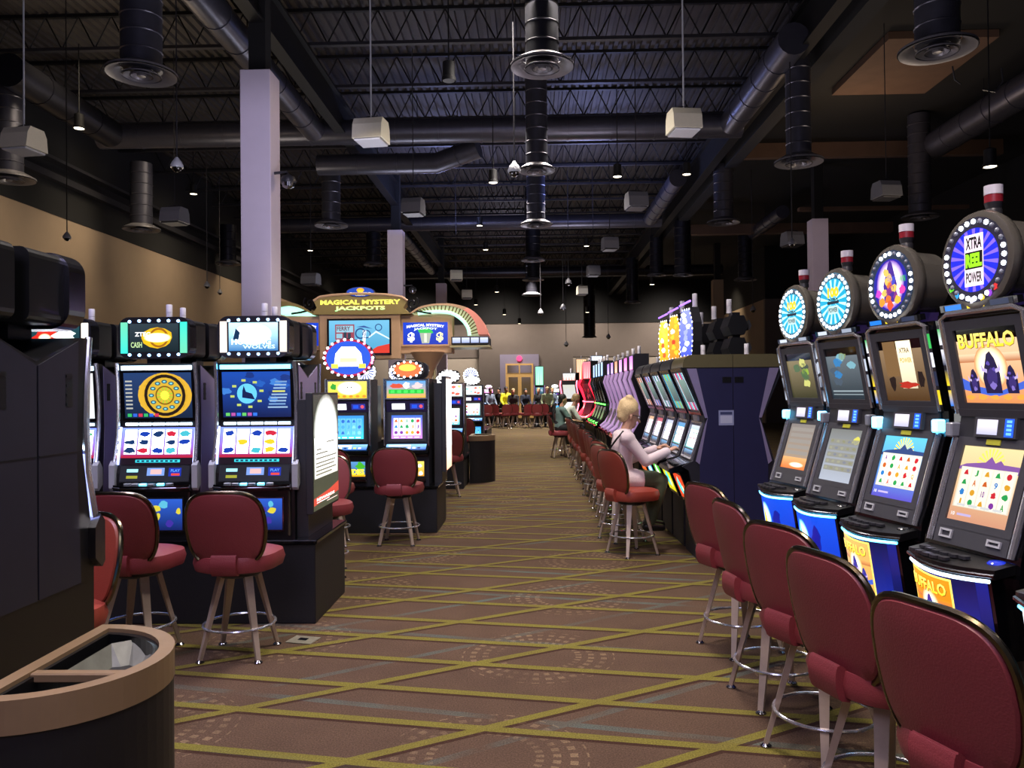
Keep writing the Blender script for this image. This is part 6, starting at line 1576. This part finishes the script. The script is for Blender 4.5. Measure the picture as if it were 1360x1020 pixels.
# far gaming tables
for i, (px, Y) in enumerate(((668, 35.6), (712, 35.2))):
    x = (px-708)/FPX*Y; t = thing('gaming_table', ['red topped gaming table before the yellow shirted person', 'gaming table before the double doors'][i], 'table', (x, Y, 0))
    bm = BM(); prism_z(bm, [(a*1.0, b) for a, b in circ(.62, 28, 0, 0, .42)], .74, .80); obj('table_top', bm, 'felt', t)
    bm = BM(); tube(bm, [(a, b, .78) for a, b in circ(.64, 32, 0, 0, .44)], .035, 8, True); obj('padded_rail', bm, 'black', t, True)
    bm = BM(); lathe(bm, [(.22, 0), (.16, .05), (.1, .3), (.14, .7), (.2, .74)], 16); obj('table_pedestal', bm, 'black', t, True)
tb = make_stool('table_chair', 'dark red chair at the far tables, first from the bin side', ((646-708)/FPX*34, 34, 0), R(10), 'vinyl', 'chairs at the far gaming tables')
for i, (px, Y, rz) in enumerate(((660, 34.9, -30), (671, 34.2, 20), (684, 35.0, -15), (699, 34.3, 25), (713, 34.0, 0), (725, 34.9, -25))):
    dup(tb, 'dark red chair at the far tables, %s from the bin side' % ordn(i+1), ((px-708)/FPX*Y, Y, 0), R(rz), 'chairs at the far gaming tables')

# ================================================================== LIGHT
def area(name, loc, size, power, col, rot=(0, 0, 0), sy=None, spread=180):
    l = bpy.data.lights.new(name, 'AREA'); l.energy = power; l.color = col; l.size = size
    if sy: l.shape = 'RECTANGLE'; l.size_y = sy
    l.spread = R(spread)
    o = bpy.data.objects.new(name, l); COL.objects.link(o); o.location = loc; o.rotation_euler = rot; return o
def spot(name, loc, tgt, power, col, ang=60, blend=.7, r=.1):
    l = bpy.data.lights.new(name, 'SPOT'); l.energy = power; l.color = col; l.spot_size = R(ang); l.spot_blend = blend; l.shadow_soft_size = r
    o = bpy.data.objects.new(name, l); COL.objects.link(o); o.location = loc; o.rotation_euler = (Vector(tgt)-Vector(loc)).to_track_quat('-Z', 'Y').to_euler(); return o
warm = (1, .82, .58); neutral = (1, .9, .82); lav = (.72, .66, 1)
for y, pw in ((1.5, 95), (6, 180), (11, 230), (16, 300), (22, 360), (29, 460), (36, 560)):
    area('aisle_light', (.1, y, 6.7), 1.2, pw, neutral, spread=110)
area('cabinet_light', (-3.5, 3.2, 6.5), 1.5, 130, lav, spread=120)
area('entry_light', (-1.2, -2.2, 4.6), 2.2, 120, lav, (R(68), 0, R(8)))
for y in (10.5, 14.5, 18.5, 23, 28, 34, 42): spot('wall_washer', (-8.2, y, 7.6), (-10.9, y+.5, 4.6), 560, warm, 80, 1, 1.2)
for x in (-7, -2, 3, 8): spot('wall_washer', (x, 44.5, 7.4), (x, 48, 3.6), 1700, (1, .88, .76), 95, 1, .8)
spot('wall_washer', (8.6, 42, 7.6), (10.7, 42.5, 4.4), 420, warm, 80, .9)
area('deck_uplight', (1.6, 22, 6.3), 1.0, 150, (.35, .42, 1), (PI, 0, 0)); area('deck_uplight', (-2.5, 23, 6.3), 1.0, 110, (.35, .42, 1), (PI, 0, 0))
area('deck_uplight', (-7, 14, 6), 1.0, 22, (1, .75, .5), (PI, 0, 0)); area('deck_uplight', (7, 18, 6), 1.4, 30, (1, .7, .45), (PI, 0, 0)); area('deck_uplight', (-1, 34, 6), 2.0, 60, (.7, .7, 1), (PI, 0, 0))
spot('pillar_light', (-1.5, 3, 5.5), (-4.1, 12, 4.4), 620, (.78, .72, 1), 26, .6); spot('pillar_light', (1.5, 14.5, 6.2), (-3.9, 12.1, 4.6), 260, (1, .78, .5), 40, .6)
spot('sign_light', (-1.5, 8.2, 5.2), (-2.6, 13, 2.8), 420, (1, .85, .65), 44, .7)
spot('pillar_light', (-1, 18, 6), (-4.1, 24, 5.5), 260, (1, .85, .75), 20, .6); spot('pillar_light', (4, 16, 6), (8.3, 23.4, 5), 360, (1, .8, .75), 24, .6)
spot('stool_light', (.2, 1.2, 4.8), (1.2, 3.2, .8), 210, (1, .78, .66), 75, .9)

for (x, y, pw, c) in ((-3, 5.8, 45, (.8, .78, 1)), (2.0, 4.5, 45, (.9, .85, .9)), (-2.5, 10, 50, (.9, .86, 1)), (2, 9, 50, (.95, .86, .95)), (1.5, 15, 60, (.95, .85, .95)), (-3, 20, 80, (.85, .85, 1)), (1.5, 26, 90, (.9, .85, 1)), (-7, 16, 70, (1, .85, .65)), (7, 13, 60, (1, .8, .6))):
    area('machine_glow_fill', (x, y, 2.75), 1.6, pw, c, (PI, 0, 0))  # unseen uplights added over the banks to brighten the ceiling
wd = bpy.data.worlds.new('world'); SC.world = wd; wd.use_nodes = True
bg = wd.node_tree.nodes['Background']; nt = wd.node_tree
tc = nt.nodes.new('ShaderNodeTexCoord'); vo = nt.nodes.new('ShaderNodeTexVoronoi'); vo.inputs['Scale'].default_value = 7  # coloured bright spots added around the hall for chrome to reflect
nt.links.new(tc.outputs['Generated'], vo.inputs['Vector'])
lt = nt.nodes.new('ShaderNodeMath'); lt.operation = 'LESS_THAN'; lt.inputs[1].default_value = .22; nt.links.new(vo.outputs['Distance'], lt.inputs[0])
mx = nt.nodes.new('ShaderNodeMix'); mx.data_type = 'RGBA'; nt.links.new(lt.outputs[0], mx.inputs[0]); mx.inputs[6].default_value = (.035, .032, .048, 1)
ad = nt.nodes.new('ShaderNodeMix'); ad.data_type = 'RGBA'; ad.inputs[0].default_value = .5; nt.links.new(vo.outputs['Color'], ad.inputs[6]); ad.inputs[7].default_value = (.7, .65, .9, 1)
nt.links.new(ad.outputs[2], mx.inputs[7]); nt.links.new(mx.outputs[2], bg.inputs[0]); bg.inputs[1].default_value = .8
SC.view_settings.view_transform = 'Standard'; SC.view_settings.look = 'None'; SC.view_settings.exposure = .16
SC.cycles.use_denoising = True
SC.cycles.max_bounces = 5
